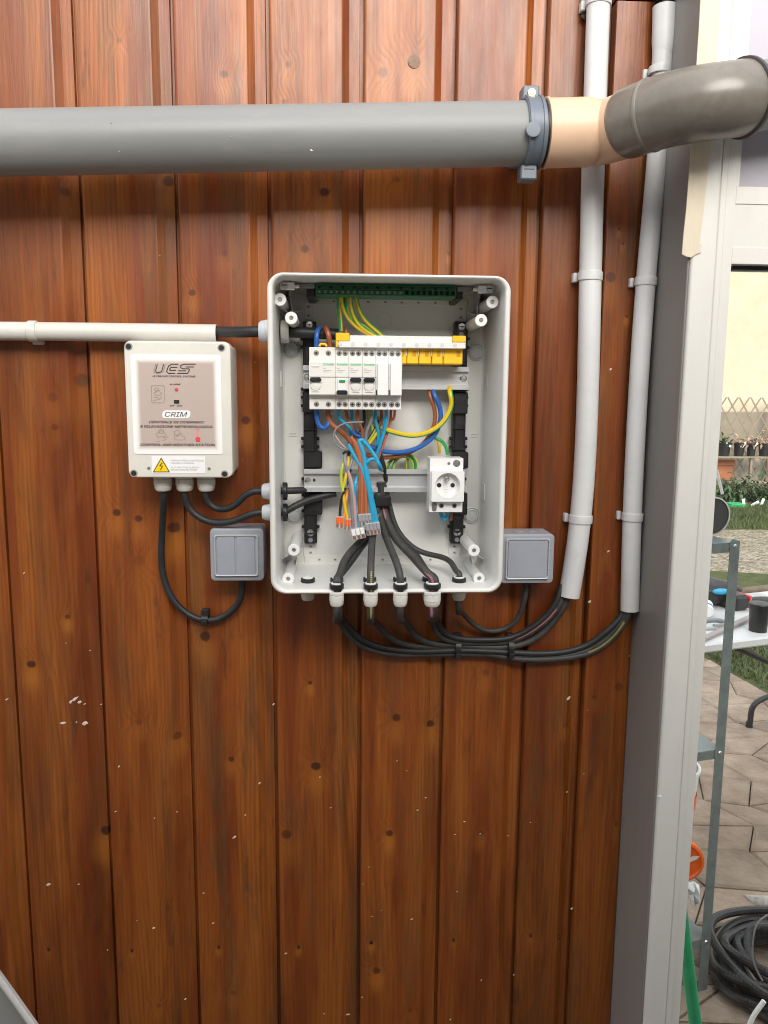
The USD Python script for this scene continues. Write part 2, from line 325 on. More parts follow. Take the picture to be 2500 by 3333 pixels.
    rg = ramp('rg', 'blot.fac', .3, .7, .30, .46, 'linear')
    hgt = math_('hg', 'multiply_add', 'fib.fac', .5, math_('hg2', 'multiply', ring, -.35))
    hgt = math_('hg3', 'multiply_add', 'broad.fac', 1.2, hgt)
    n['b'] = ('bump', {'strength': .28, 'distance': .0016}); l.append((hgt, 'b.height'))
    n['p'] = ('principled_bsdf', {'specular_ior_level': .40, 'coat_weight': .12, 'coat_roughness': .25})
    l.extend([(c, 'p.base_color'), (rg, 'p.roughness'), ('b.normal', 'p.normal')])
    return usdkit.material(stage, '/World/Looks/' + name, n, l, surface='p.BSDF')

# ---------------------------------------------------------------- the setting: ground, paving, gravel, lawn
GZ = -.10
def ground_mat(name, cols, scale, bump, bs, rough=.85, stretch=(1, 1, 1)):
    return usdkit.material(stage, '/World/Looks/' + name, {'g': ('geometry', {}), 'm': ('mapping', {'scale': stretch}), 'n': ('noise_texture', {'scale': scale, 'detail': 6, 'roughness': .65}),
        'r': ('rgb_ramp', {'ramp': [(.25, cols[0]), (.5, cols[1]), (.75, cols[2])]}), 'n2': ('noise_texture', {'scale': bs, 'detail': 4}), 'b': ('bump', {'strength': bump, 'distance': .02}),
        'p': ('principled_bsdf', {'roughness': rough, 'specular_ior_level': .3})},
        [('g.position', 'm.vector'), ('m.vector', 'n.vector'), ('n.fac', 'r.fac'), ('m.vector', 'n2.vector'), ('n2.fac', 'b.height'), ('r.color', 'p.base_color'), ('b.normal', 'p.normal')], surface='p.BSDF')
soil = ground_mat('soil', [(.06, .05, .03), (.10, .085, .05), (.15, .13, .085)], 3, .6, 30)
gravel_m = usdkit.material(stage, '/World/Looks/gravel_look', {'g': ('geometry', {}), 'v': ('voronoi_texture', {'scale': 34, 'feature': 'f1'}), 'n': ('noise_texture', {'scale': 5, 'detail': 4}), 'sp': ('separate_color', {}),
    'r': ('rgb_ramp', {'ramp': [(0, (.19, .16, .12)), (.4, (.32, .28, .21)), (.8, (.43, .38, .31)), (1, (.52, .48, .41))]}), 'rn': ('rgb_ramp', {'ramp': [(.3, (.72, .70, .66)), (.7, (1, 1, 1))]}),
    'mx': ('mix_color', {'blend_type': 'multiply', 'fac': 1.}), 'b': ('bump', {'strength': 1., 'distance': .03, 'invert': True}), 'p': ('principled_bsdf', {'roughness': .9, 'specular_ior_level': .2})},
    [('g.position', 'v.vector'), ('g.position', 'n.vector'), ('v.color', 'sp.color'), ('sp.r', 'r.fac'), ('n.fac', 'rn.fac'), ('r.color', 'mx.a'), ('rn.color', 'mx.b'), ('v.distance', 'b.height'), ('mx.result', 'p.base_color'), ('b.normal', 'p.normal')], surface='p.BSDF')
grass_base = ground_mat('grass_base', [(.04, .048, .017), (.07, .085, .028), (.10, .11, .048)], 9, .8, 70)
slab_ms = [ground_mat(f'stamped_stone_{i}', [tuple(c*k for c in (.185, .138, .105)), tuple(c*k for c in (.29, .222, .170)), tuple(c*k for c in (.39, .31, .245))], 7, .7, 26, .75) for i, k in enumerate((1., .86, 1.12))]
def sheet(name, poly, z, m, kind='structure'):
    mm = trimesh.creation.extrude_polygon(sg.Polygon(poly), .002, engine='earcut'); mm.vertices[:, 2] += z - .002
    p = usdkit.mesh(stage, _path('/World', name), mm, m).GetPrim(); return tag(p, kind=kind)
sheet('ground', [(-150, -150), (150, -150), (150, 150), (-150, 150)], GZ, soil)
gg = lambda k, x, y: G(k, x, y, GZ)
q_gr = gg('ov', 1620, 1143); q_wall = gg('ov', 1600, 1072); q_bed = gg('s6', 900, 1850)
sheet('gravel', [(-1, 4.35), (9, 4.35), (12, q_gr[1]-.25), (-1, q_gr[1]+.1)], GZ+.004, gravel_m)
tip, rgt = gg('r8', 520, 375), gg('r8', 845, 565)
edge = (rgt-tip)/np.linalg.norm(rgt-tip)
sheet('lawn', [tuple((tip - edge*3)[:2]), tuple((tip + edge*4)[:2]), (9, 4.38), (-1, 4.38)], GZ+.008, grass_base)
sheet('lawn_strip', [(-1, q_gr[1]+.1), (12, q_gr[1]-.25), (14, q_bed[1]+.05), (-1, q_bed[1]+.2)], GZ+.008, grass_base)
def blades(name, region, n, h, seed, ms):
    r = np.random.default_rng(seed); pts = []; poly = sg.Polygon(region); x0, y0, x1, y1 = poly.bounds
    while len(pts) < n:
        c = r.uniform((x0, y0), (x1, y1))
        if poly.contains(sg.Point(*c)): pts.append(c)
    p = np.array(pts); a = r.uniform(0, 2*math.pi, n); hh = h*r.uniform(.5, 1.3, n); w = .006*r.uniform(.7, 1.6, n); tx, ty = r.normal(0, .45, (2, n))*hh
    z = np.full(n, GZ+.006); v = np.stack([np.c_[p[:, 0]-w*np.cos(a), p[:, 1]-w*np.sin(a), z], np.c_[p[:, 0]+w*np.cos(a), p[:, 1]+w*np.sin(a), z], np.c_[p[:, 0]+tx, p[:, 1]+ty, z+hh]], 1).reshape(-1, 3)
    m = usdkit.mesh(stage, _path('/World', name), (v, np.arange(3*n).reshape(-1, 3)), ms).GetPrim(); return m
grass_m = M('grass_blade', (.075, .098, .032), .6, var=.45, scale=3)
tag(blades('grass', [tuple(tip[:2]+edge[:2]*-1.2+np.array([0, .03])), tuple((tip + edge*1.6)[:2]+np.array([.05, .06])), (4.6, 4.3), (1.8, 4.3)], 9000, .045, 3, grass_m), 'short green grass between the stone paving and the gravel', 'grass', kind='stuff')
tag(blades('grass', [(3.6, q_gr[1]-.05), (6.6, q_gr[1]-.05), (8.2, q_bed[1]+.1), (4.2, q_bed[1]+.1)], 14000, .07, 4, grass_m), 'strip of green grass at the far edge of the gravel', 'grass', kind='stuff')
# stamped stone paving: irregular slabs, each a piece of its own
pav = thing('paving', 'tan stamped stone paving behind the glazed door', 'paving', (1, 1, GZ), kind='structure')
rnd = random.Random(5); nx, ny, sx_, sy_ = 20, 22, .26, .195
gx = {(i, j): np.array([-.9 + i*sx_ + (j % 2)*.11 + rnd.uniform(-.075, .075), .25 + j*sy_ + rnd.uniform(-.055, .055)]) for i in range(nx+1) for j in range(ny+1)}
nrm = np.array([-edge[1], edge[0]])
nrm = nrm if nrm[1] > 0 else -nrm
for i in range(nx):
    for j in range(ny):
        q = [gx[i, j], gx[i+1, j], gx[i+1, j+1], gx[i, j+1]]; pg = sg.Polygon(q).buffer(-.0025)
        cut = sg.Polygon([tip[:2]-edge[:2]*6, tip[:2]+edge[:2]*6, tip[:2]+edge[:2]*6-nrm*9, tip[:2]-edge[:2]*6-nrm*9])
        pg = pg.intersection(cut)
        if pg.is_empty or pg.area < .004 or pg.geom_type != 'Polygon': continue
        dz = rnd.uniform(-.003, .003); o = np.array(pg.exterior.coords)[:-1]; ins = np.array(pg.buffer(-.008, join_style=2).exterior.coords)[:-1] if not pg.buffer(-.008, join_style=2).is_empty and pg.buffer(-.008, join_style=2).geom_type == 'Polygon' else o
        if pg.convex_hull.area > pg.area*1.04: pg = pg.convex_hull.intersection(pg)
        part(pav, 'slab', hull(np.vstack([np.c_[o, np.full(len(o), GZ+.001)], np.c_[o, np.full(len(o), GZ+.012+dz)], np.c_[ins, np.full(len(ins), GZ+.018+dz)]])), rnd.choice(slab_ms), smooth=False)
front_pave = sheet('forecourt', [(-8, -9), (8, -9), (8, .24), (-8, .24)], GZ+.004, ground_mat('forecourt_stone', [(.07, .055, .04), (.11, .085, .062), (.15, .12, .09)], 5, .5, 26))

# ---------------------------------------------------------------- wooden wall: shiplap planks
GROOVES = [-.748, -.617, -.4855, -.3562, -.2250, -.0958, .0340, .1628, .2905, .3830, .4530]
Z0, Z1 = -.06, 2.75
wall = thing('wooden_wall', 'brown stained vertical plank wall carrying the electrical boxes and pipes', 'wall', (-.15, 0, Z0))
part(wall, 'backing', cb(-.76, .452, .018, .14, Z0, Z1, .002), M('wall_backing', (.05, .03, .018), .8))
# knots: place in the photograph, radius (m), darkness
KN = [('s1', 970, 320, .0075, .8), ('s1', 1245, 278, .0060, .6), ('s1', 1230, 440, .006, .6), ('s1', 1400, 830, .0105, 1), ('s1', 1318, 1075, .0085, .75), ('s1', 830, 1265, .0075, .8), ('s1', 970, 1095, .008, .45), ('s1', 515, 175, .006, .4),
      ('s2', 370, 355, .0090, .55), ('s2', 525, 303, .0120, .75), ('s2', 440, 880, .006, .4), ('s2', 700, 1235, .004, .6),
      ('s3', 885, 95, .0115, 1), ('s3', 135, 215, .0095, 1), ('s3', 1000, 625, .0065, .9), ('s3', 1365, 655, .0105, 1), ('s3', 765, 530, .009, .6), ('s3', 1340, 295, .005, .9), ('s3', 600, 465, .007, .4), ('s3', 1240, 950, .012, .8), ('s3', 450, 945, .012, 1), ('s3', 292, 10, .006, .8), ('s3', 330, 720, .004, .2), ('s3', 685, 1690, .006, .5), ('s3', 1010, 1635, .007, .4), ('s3', 1625, 1535, .007, .7), ('s3', 730, 1270, .006, .3),
      ('s4', 385, 445, .0105, .9), ('s4', 535, 480, .0095, .9), ('s4', 355, 945, .008, .9), ('s4', 750, 945, .007, .5), ('s4', 770, 250, .008, .45), ('s4', 300, 1540, .008, .8), ('s4', 445, 1710, .005, .5), ('s4', 1118, 480, .006, .4), ('s4', 1330, 900, .006, .5),
      ('r4', 75, 430, .0085, .9), ('r4', 260, 480, .0085, .85), ('r4', 545, 560, .012, .9), ('r3', 1350, 1110, .0095, .85), ('r4', 260, 830, .012, .25),
      ('t6', 570, 1140, .009, .45), ('t6', 590, 1460, .007, .5), ('t6', 880, 950, .016, .6), ('ov', 360, 388, .012, .85), ('ov', 138, 412, .01, .6), ('t8', 460, 960, .009, .5), ('t8', 130, 1100, .006, .5), ('t8', 620, 250, .014, .8), ('t7', 425, 95, .003, 1), ('t7', 450, 190, .003, 1), ('t7', 475, 665, .003, .9), ('t7', 370, 410, .010, .7)]
NAILS = [('s3', 210, 1450), ('s3', 570, 1455), ('s3', 945, 1440), ('s3', 1290, 1440), ('s3', 1605, 1420), ('s4', 275, 1420), ('s4', 632, 1410), ('s4', 965, 1390), ('s4', 1090, 1400)]
KN += [(k, x, y-6, .0042, .75) for k, x, y in NAILS]
kp = [(A(k, x, y, 0), r, d) for k, x, y, r, d in KN]
TONES = [k*.75 for k in (1, 1, .92, 1.0, 1.04, .98, 1.06, 1.0, .78, .86)]
OLIVE = [.3, .3, .25, .5, .6, .55, .35, .3, .45, .55]
for i in range(len(GROOVES)-1):
    g0, g1 = GROOVES[i], GROOVES[i+1]; w = g1 - g0
    kn = [(p[0], p[2], r, d) for p, r, d in kp if g0 - .002 <= p[0] < g1 - .002]
    m = wood(f'stained_wood_{i}', 40+i, g0, w, kn, TONES[i], OLIVE[i], .35 + .1*(i % 3))
    st = .021 if i < 8 else .016
    # outline (x, depth) of one shiplap board: eased left edge, flat face, bevel on the right, tongue running under the next board
    prof = [(g0, .0165), (g0, .0034), (g0+.0012, .0013), (g0+.0026, .0004), (g0+.0048, 0), (g1-st-.0115, 0), (g1-st-.0090, .0008), (g1-st-.0015, .0072), (g1-st+.0008, .0086), (g1-.0058, .0086), (g1-.0050, .0150), (g1-.0003, .0150), (g1-.0003, .0165)]
    if i == 9: prof = [(g0, .015), (g0, -.0030), (g0+.0012, -.0046), (g0+.0030, -.005), (g1-.006, -.005), (g1-.0005, -.0035), (g1-.0005, .015)]
    cuts = [(Z0, Z1)]
    if i == 9: zc = AZ('r6', 860, 18, 0); cuts = [(Z0, zc), (zc+.004, Z1)]
    for za, zb in cuts:
        zs = np.linspace(za, zb, 3)
        mm = []
        poly = sg.Polygon(prof); ex = trimesh.creation.extrude_polygon(poly, zb-za, engine='earcut'); ex.vertices[:, 2] += za
        part(wall, 'plank', ex, m, smooth=22)
for k, x, y in NAILS:
    p = A(k, x, y, 0); part(wall, 'nail', disc(p + [0, .0006, 0], (0, -1, 0), .0019, .0012, 10), dark_hole)
# open knot hole with a loose grey plug, above the pipe
kc = A('s2', 525, 303, 0); part(wall, 'knot_plug', [rot(disc(kc + [0, .001, 0], (0, -1, 0), .0088, .0022, 18), kc, (0, 0, 1), 6), ], M('knot_plug_wood', (.20, .115, .07), .6, var=.35, scale=120, stretch=(1, 1, 4)))
SPECK = [('s3', 28, 367, 14), ('s3', 325, 365, 34), ('s3', 345, 378, 24), ('s3', 305, 378, 20), ('s3', 366, 387, 12), ('s3', 437, 389, 9), ('s3', 388, 156, 9), ('s3', 285, 124, 8), ('s3', 272, 470, 26), ('s3', 330, 466, 12), ('s3', 365, 472, 28), ('s3', 514, 657, 12), ('s3', 500, 851, 10), ('s3', 765, 853, 8),
         ('s3', 1060, 867, 11), ('s3', 1013, 962, 20), ('s3', 1182, 388, 11), ('s3', 1382, 703, 9), ('s3', 1428, 835, 9), ('s3', 208, 1168, 22), ('s3', 340, 1166, 11), ('s3', 880, 1204, 9), ('s3', 920, 1334, 11), ('s3', 665, 1354, 17), ('s3', 592, 1322, 8), ('s3', 800, 1662, 16), ('s3', 1504, 1730, 16), ('s3', 1594, 1091, 9), ('s3', 1569, 1164, 7), ('s3', 1120, 730, 14), ('s3', 1235, 1465, 14), ('s3', 1565, 1654, 8), ('s3', 668, 880, 9), ('s3', 465, 1450, 9), ('s3', 1400, 1725, 10),
         ('s4', 102, 834, 12), ('s4', 388, 632, 7), ('s4', 512, 792, 9), ('s4', 679, 895, 12), ('s4', 638, 950, 9), ('s4', 748, 947, 10), ('s4', 648, 1196, 8), ('s4', 452, 1316, 14), ('s4', 1130, 362, 24), ('s4', 965, 898, 7), ('s4', 867, 956, 6), ('s4', 477, 845, 10), ('s4', 430, 675, 7), ('s4', 1122, 767, 7), ('s4', 1190, 682, 7), ('s4', 1143, 1271, 12), ('s4', 178, 1730, 15), ('s4', 618, 1750, 12), ('s4', 893, 1557, 8), ('s4', 752, 1580, 9), ('s4', 1362, 770, 9), ('s4', 1387, 175, 9), ('s4', 280, 1305, 6), ('s4', 320, 1278, 6),
         ('r5', 1195, 192, 22), ('r5', 1072, 530, 26), ('r5', 1090, 215, 6), ('t8', 603, 545, 22), ('t8', 600, 1090, 16), ('t8', 35, 1275, 16), ('r3', 1445, 540, 12), ('r3', 1328, 1495, 10), ('s1', 690, 1105, 6), ('ov', 52, 1238, 6), ('t7', 370, 1010, 22)]
rs = random.Random(9); sp = []
for k, x, y, s in SPECK:
    p = A(k, x, y, 0); r = s*REG[k][2]/2/2200*1.2; a0 = math.radians(rs.uniform(5, 50)); el = rs.uniform(.30, .6)
    pts = []
    for t in range(7):
        a = t*2*math.pi/7 + rs.uniform(-.3, .3); u, v_ = r*math.cos(a)*rs.uniform(.7, 1.25), r*el*math.sin(a)*rs.uniform(.6, 1.3)
        pts.append((p[0] + u*math.cos(a0) - v_*math.sin(a0), p[2] + u*math.sin(a0) + v_*math.cos(a0)))
    o = np.array(pts); yb = -.005 if p[0] > GROOVES[9] else 0
    sp.append(hull(np.vstack([np.c_[o[:, 0], np.full(7, yb+.0004), o[:, 1]], np.c_[(o[:, 0]-p[0])*.7+p[0], np.full(7, yb-.0006), (o[:, 1]-p[2])*.7+p[2]]])))
part(wall, 'paint_specks', sp, speck_m, 'small pale paint specks spattered on the planks', kind='stuff', smooth=False)

nh = thing('neighbouring_house', 'dark rendered house wall across the yard, behind the photographer', 'house', (0, -1.95, GZ)); nhm = M('dark_render', (.22, .20, .18), .85, var=.15, scale=3)
part(nh, 'wall', cb(-7, 7, -2.5, -1.95, GZ, 2.34, .01), nhm); part(nh, 'eaves', cb(-7.2, 7.2, -2.6, -1.92, 2.3405, 2.42, .01), M('eaves_timber', (.06, .045, .032), .8))

# ---------------------------------------------------------------- corner post, glazed door, masking tape
FY = -.13
zt_ = Z1
post = thing('corner_post', 'tall white metal post with dark taupe side at the right end of the planks', 'post', (.473, -.07, GZ))
part(post, 'column', loft([(z_, [(x, y) for x, y in rr(.4730, -.011, .0335, .238, .004, 4)]) for z_ in (GZ, 1.3, zt_)]).apply_transform(np.array([[1, 0, 0, 0], [0, 0, 1, 0], [0, 1, 0, 0], [0, 0, 0, 1.]])), post_w)
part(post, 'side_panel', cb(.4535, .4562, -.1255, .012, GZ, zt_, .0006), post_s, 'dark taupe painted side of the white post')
part(post, 'paint_chip', hull([A('r8', 305+4*dx, 1070+3*dz, FY-.0006)*[1, 1, 1]+[0, dy, 0] for dx, dz in ((-3, 0), (-1, -2), (3, -1), (2, 2)) for dy in (0, .0008)]), white_pl)
door = thing('glazed_door', 'white framed glazed door with a lavender upper pane, right of the corner post', 'door', (.9, -.1, GZ))
zA, zB, zC, zD, zE = (AZ('r6', 1500, y, -.125) for y in (1120, 1225, 1485, 1585, 1622))
XR = 1.45
part(door, 'stile', cb(.4898, .4988, -.1280, -.06, GZ, zt_, .0012), post_w)
part(door, 'stile', cb(.4988, .5120, -.1262, -.06, GZ, zt_, .0004), post_w)
part(door, 'stile', cb(XR, XR+.06, -.128, -.06, GZ, zt_, .002), post_w)
part(door, 'head_rail', cb(.5120, XR, -.1258, -.06, zD, zC, .0005), post_w)
part(door, 'head_rail', cb(.5120, XR, -.1258, -.06, zB, zA, .0005), post_w)
part(door, 'infill_panel', cb(.5120, XR, -.1246, -.07, zC, zB, .0002), post_w)
part(door, 'seal', cb(AX('r6', 1450, 1600, -.112), XR-.0005, -.112, -.100, AZ('r6', 1550, 1619, -.112), zD-.0004, .0004), black_pl)
part(door, 'upper_stile', cb(.5120, AX('r6', 1488, 1000, -.122), -.1252, -.07, zA, zt_, .0005), post_w)
part(door, 'upper_pane', cb(AX('r6', 1488, 1000, -.122)+.0005, XR-.0005, -.112, -.104, zA+.0004, zt_, .0004), lavender)
part(door, 'glass', cb(.5122, XR-.0002, -.098, -.092, GZ+.05, zD-.0006, .0002), glass)
part(door, 'bottom_rail', cb(.5125, XR-.0005, -.126, -.06, GZ, GZ+.05, .001), post_w)
tp = [(1256, -60), (1245, 150), (1222, 500), (1196, 900), (1168, 1250), (1150, 1420), (1142, 1525), (1165, 1538), (1196, 1545), (1222, 1528), (1257, 1513), (1251, 1490), (1262, 1470), (1246, 1458), (1268, 1300), (1300, 1000), (1338, 560), (1362, 200), (1376, -60)]
o = np.array([A('r6', x, y, FY-.0015)[[0, 2]] for x, y in tp])
tape = solo('masking_tape', plate(sg.Polygon(o), FY-.0022, FY-.0006), tape_m, 'strip of beige masking tape with a torn lower end on the white post', 'masking tape')

# ---------------------------------------------------------------- drain pipe with beige fitting and taupe elbow, and its clamp
PY, PR = -.088, .0393
pl, pr_ = A('ov', 0, 309, PY), A('r6', 365, 800, PY)
ax = (pr_-pl)/np.linalg.norm(pr_-pl)
drain = thing('drain_pipe', 'thick grey drain pipe with a beige fitting and a taupe elbow, running across the wall', 'pipe', pl)
part(drain, 'pipe', tube([pl-ax*.35, pl, (pl+pr_)/2, pr_-ax*.004, pr_-ax*.0005], [PR, PR, PR, PR, PR-.002], 48), pipe_grey)
e1 = A('r6', 610, 795, PY)                                           # where the beige fitting starts to bend
ea, eb = A('r6', 800, 750, PY-.012), A('r6', 1500, 590, -.225)
ec = A('r6', 1659, 590, -.232)
K0, K1, K2, K3, K4 = A('r6', 800, 752, -.118), A('r6', 965, 690, -.152), A('r6', 1200, 632, -.184), A('r6', 1400, 604, -.193), A('r6', 1512, 590, -.188)
fpts = spl([pr_-ax*.012, pr_+ax*.020, e1-ax*.010, e1+ax*.012, K0, K0*.6+K1*.4], 60)
tl_ = np.linalg.norm(fpts - e1, axis=1); k_ = int(np.argmin(tl_))
part(drain, 'beige_fitting', tube(fpts, [PR-.0015] + [PR+.0026]*(k_-3) + [PR+.0022, PR+.0014, PR+.0008] + [PR+.0002]*(60-k_-1), 48), peach, 'beige socket fitting of the drain pipe')
ep = spl([K0, K1, K2, K3, K4], 44)
el = part(drain, 'elbow', tube(ep, [PR+.0002, PR+.0020, PR+.0026]+[PR+.0028]*41, 48), elbow_br, 'taupe grey elbow of the drain pipe')
ib = int(np.argmin(np.linalg.norm(ep-K1, axis=1))); bd = spl(ep[ib-1:ib+2], 8)[1:-1]
part(el, 'band', tube(bd, [PR+.0029, PR+.0038, PR+.0040, PR+.0040, PR+.0038, PR+.0029], 48, caps=False), elbow_ring)
tl_d = ep[-1]-ep[-2]; tl_d /= np.linalg.norm(tl_d)
part(el, 'lip', tube([ep[-1]-tl_d*.0035, ep[-1]-tl_d*.002, ep[-1]+tl_d*.002, ep[-1]+tl_d*.0035], [PR+.001, PR+.0058, PR+.0058, PR-.001], 48), elbow_edge)
part(drain, 'pipe', tube(spl([ep[-1]-tl_d*.01, ep[-1]+tl_d*.02, ep[-1]+tl_d*.06, ep[-1]+np.array([.5, .03, .012])], 12), PR-.0003, 48), pipe_grey)
part(drain, 'socket_lip', tube([pr_-ax*.0125, pr_-ax*.0115, pr_-ax*.0085, pr_-ax*.0075], [PR+.0012, PR+.0040, PR+.0040, PR+.0012], 48), peach)
part(drain, 'seal_ring', tube([pr_-ax*.0150, pr_-ax*.0145, pr_-ax*.0128, pr_-ax*.0124], [PR, PR+.0014, PR+.0014, PR], 48), black_pl)
for x, y, w_ in ((1345, 650, 14), (1000, 590, 5), (515, 655, 6), (480, 530, 4)):
    c = A('s1', x, y, PY-PR*.97); part(drain, 'scuff', hull([c+[dx*w_*.00016, dy, dz*w_*.00016] for dx, dz in ((-1, .2), (0, .5), (1.1, -.3), (.2, -.4)) for dy in (-.0012, .0012)]), speck_m)
cz = A('r6', 238, 800, PY); clx = cz
cl = thing('pipe_clamp', 'blue grey plastic clamp with a brass screw round the grey drain pipe', 'pipe clamp', cz)
up_ = np.array([-ax[2], 0, ax[0]])
def ringband(c, w, r0, r1):
    g = np.linspace(0, 2*math.pi, 49); f = []; v = []
    for (h, r) in ((-w, r0), (-w, r1-.001), (-w*.85, r1), (w*.85, r1), (w, r1-.001), (w, r0)):
        for t in g[:-1]: v.append(c + ax*h + r*(math.cos(t)*up_ + math.sin(t)*np.array([0, -1, 0])))
    for i in range(5):
        for j in range(48): k = (j+1) % 48; f += [(i*48+j, i*48+k, (i+1)*48+k), (i*48+j, (i+1)*48+k, (i+1)*48+j)]
    return trimesh.Trimesh(np.array(v), np.array(f), process=False)
part(cl, 'band', ringband(cz, .0115, PR, PR+.0042), clamp_grey)
part(cl, 'ridge', [ringband(cz+ax*.0085, .0022, PR+.002, PR+.0056), ringband(cz-ax*.0085, .0022, PR+.002, PR+.0056)], clamp_grey)
for s in (1, -1):
    q_ = [A('r6', x, y, PY-.012) for x, y in (((190, 508), (286, 600)) if s > 0 else ((178, 985), (272, 1076)))]
    part(cl, 'lug', cb(q_[0][0], q_[1][0], PY-.012, PY+.012, q_[0][2], q_[1][2], .0016), clamp_grey)
tt = A('r6', 240, 558, PY-.0122)
part(cl, 'screw', [disc(tt, (0, -1, 0), .0052, .003, 18), cb(tt[0]-.0035, tt[0]+.0035, tt[1]-.0034, tt[1]-.0028, tt[2]-.0005, tt[2]+.0005, .0001), cb(tt[0]-.0005, tt[0]+.0005, tt[1]-.0035, tt[1]-.0029, tt[2]-.0035, tt[2]+.0035, .0001)], brass)
b_ = A('r6', 250, 778, PY-PR-.004); part(cl, 'boss', disc(b_, (0, -1, 0), .0092, .0022, 24), clamp_grey)
part(cl, 'slot', cb(*(AX('r6', x, 1015, PY-.012) for x in (195, 258)), PY-.0124, PY-.0115, *(AZ('r6', 225, y, PY-.012) for y in (1016, 1012)), .0001), dark_hole)
part(cl, 'base', cb(cz[0]-.012, cz[0]+.012, PY+PR-.002, -.0002, cz[2]-.022, cz[2]+.022, .002), clamp_grey)

# ---------------------------------------------------------------- conduits and their clips
CY = -.0235
def conduit(name, label, k, pts, r, m, bell=None, ends=None):
    p = P(k, CY, *pts); t = thing(name, label, 'conduit', p[-1])
    part(t, 'tube', tube(spl(p, 24), r, 24), m)
    d = (p[-1]-p[-2])/np.linalg.norm(p[-1]-p[-2])
    part(t, 'bore', disc(p[-1]+d*.0001, d, r*.86, .0003, 24), dark_hole)
    if bell: part(t, 'bell_mouth', tube(P(k, CY, *bell[0]), bell[1], 24), m)
    return t
c1 = conduit('vertical_conduit', 'wider white vertical conduit left of the other, passing behind the beige fitting', 'ov', [(1312, -560), (1300.5, -180), (1292, 30), (1275.5, 590), (1255, 1110), (1229, 1288)], .0157, conduit_w)
c2 = conduit('vertical_conduit', 'thinner white vertical conduit beside the corner post, flared at its top', 'ov', [(1433.5, 60), (1420, 330), (1395, 610), (1365.5, 1120), (1360.5, 1318)], .0138, conduit_w, ([(1435.5, 14), (1434.5, 66), (1433.5, 90), (1432, 120)], [.0158, .0158, .0156, .0137]))
hc = conduit('horizontal_conduit', 'cream horizontal conduit entering at the left above the control box', 'ov', [(-260, 713.5), (0, 715), (200, 717), (468, 720.5)], .0127, conduit_c)
def clip(label, c, along, r, side, m, w=.006):
    t = thing('conduit_clip', label, 'conduit clip', c); along = np.asarray(along, float)
    part(t, 'band', lathe([(r-.0002, -w), (r+.0012, -w), (r+.0018, -w*.8), (r+.0018, w*.8), (r+.0012, w), (r-.0002, w)], c, along, 28), m)
    s = np.asarray(side, float); q = c + s*(r+.0018); e = np.abs(s)*.0030 + np.abs(along)*.0065
    part(t, 'foot', cb(q[0]-e[0], q[0]+e[0], -.012, -.0002, q[2]-e[2], q[2]+e[2], .001), m)
    f_ = c*[1, 0, 1] + [0, -.005, 0]; part(t, 'base', cb(f_[0]-.008, f_[0]+.008, -.0085, -.0003, f_[2]-.008, f_[2]+.008, .001), m)
clip('white clip on the wider vertical conduit, level with the top of the open enclosure', A('ov', 1275, 597, CY), (.02, 0, 1), .0157, (-1, 0, 0), conduit_w)
clip('white clip on the wider vertical conduit, beside the single grey switch', A('ov', 1254, 1121, CY), (.02, 0, 1), .0157, (-1, 0, 0), conduit_w)
clip('white clip at the very top of the wider vertical conduit', A('ov', 1293.5, 3, CY), (.02, 0, 1), .0157, (-1, 0, 0), conduit_w)
clip('white clip on the thinner vertical conduit, just below the torn tape end', A('ov', 1395, 608, CY), (.02, 0, 1), .0138, (-1, 0, 0), conduit_w)
clip('white clip on the thinner vertical conduit, low down near its open end', A('ov', 1366, 1116, CY), (.02, 0, 1), .0138, (-1, 0, 0), conduit_w)
clip('white clip on the thinner vertical conduit, hidden partly by the taupe elbow', A('r6', 1012, 425, CY), (.02, 0, 1), .0140, (-1, 0, 0), conduit_w, .005)
clip('cream clip round the horizontal conduit left of the control box', A('ov', 72, 715.5, CY), (1, 0, 0), .0127, (0, 0, -1), conduit_c)
cp = spl(P('ov', CY, (1452, -560), (1442, -200), (1435.5, 18)), 420)
solo('corrugated_hose', tube(cp, .0128 + .0016*np.sign(np.sin(np.arange(420)*1.25)), 20), black_pl, 'black corrugated hose entering the flared top of the thinner conduit', 'hose')
bk = A('r6', 562, 95, -.004); solo('broken_clip', hull([A('r6', x, y, Y) for x, y in ((535, 95), (578, 60), (580, 135), (560, 120)) for Y in (-.001, -.010)]), black_pl, 'small dark broken bracket behind the top of the wider conduit', 'bracket')

# ---------------------------------------------------------------- control box with printed front
LY = -.078
tl, tr, bl, br = A('r3', 155, 325, LY), A('r3', 1195, 337, LY), A('r3', 205, 1670, LY), A('r3', 1245, 1680, LY)
bx0, bx1, bz0, bz1 = (tl[0]+bl[0])/2, (tr[0]+br[0])/2, (bl[2]+br[2])/2, (tl[2]+tr[2])/2
bcx, bcz, bw, bh = (bx0+bx1)/2, (bz0+bz1)/2, bx1-bx0, bz1-bz0
cbx = thing('control_box', 'cream plastic control box with printed taupe front and warning sticker', 'control box', (bcx, 0, bz0))
part(cbx, 'body', pad(bcx, bcz, bw-.004, bh-.004, .008, -.0003, -.056, .001), cream_abs)
part(cbx, 'lid', pad(bcx, bcz, bw, bh, .0095, -.0562, LY, .003, 8), cream_abs)
for (x, y) in ((207, 385), (1118, 398), (258, 1630), (1150, 1637)):
    c = A('r3', x, y, LY); s_ = part(cbx, 'lid_screw', disc(c+[0, .0005, 0], (0, -1, 0), .0052, .0009, 18), M('screw_well', (.30, .29, .26), .5) if not stage.GetPrimAtPath('/World/Looks/screw_well') else UsdShade.Material.Get(stage, '/World/Looks/screw_well'))
    part(s_, 'socket', disc(c+[0, -.0004, 0], (0, -1, 0), .0036, .0004, 14), dark_hole)
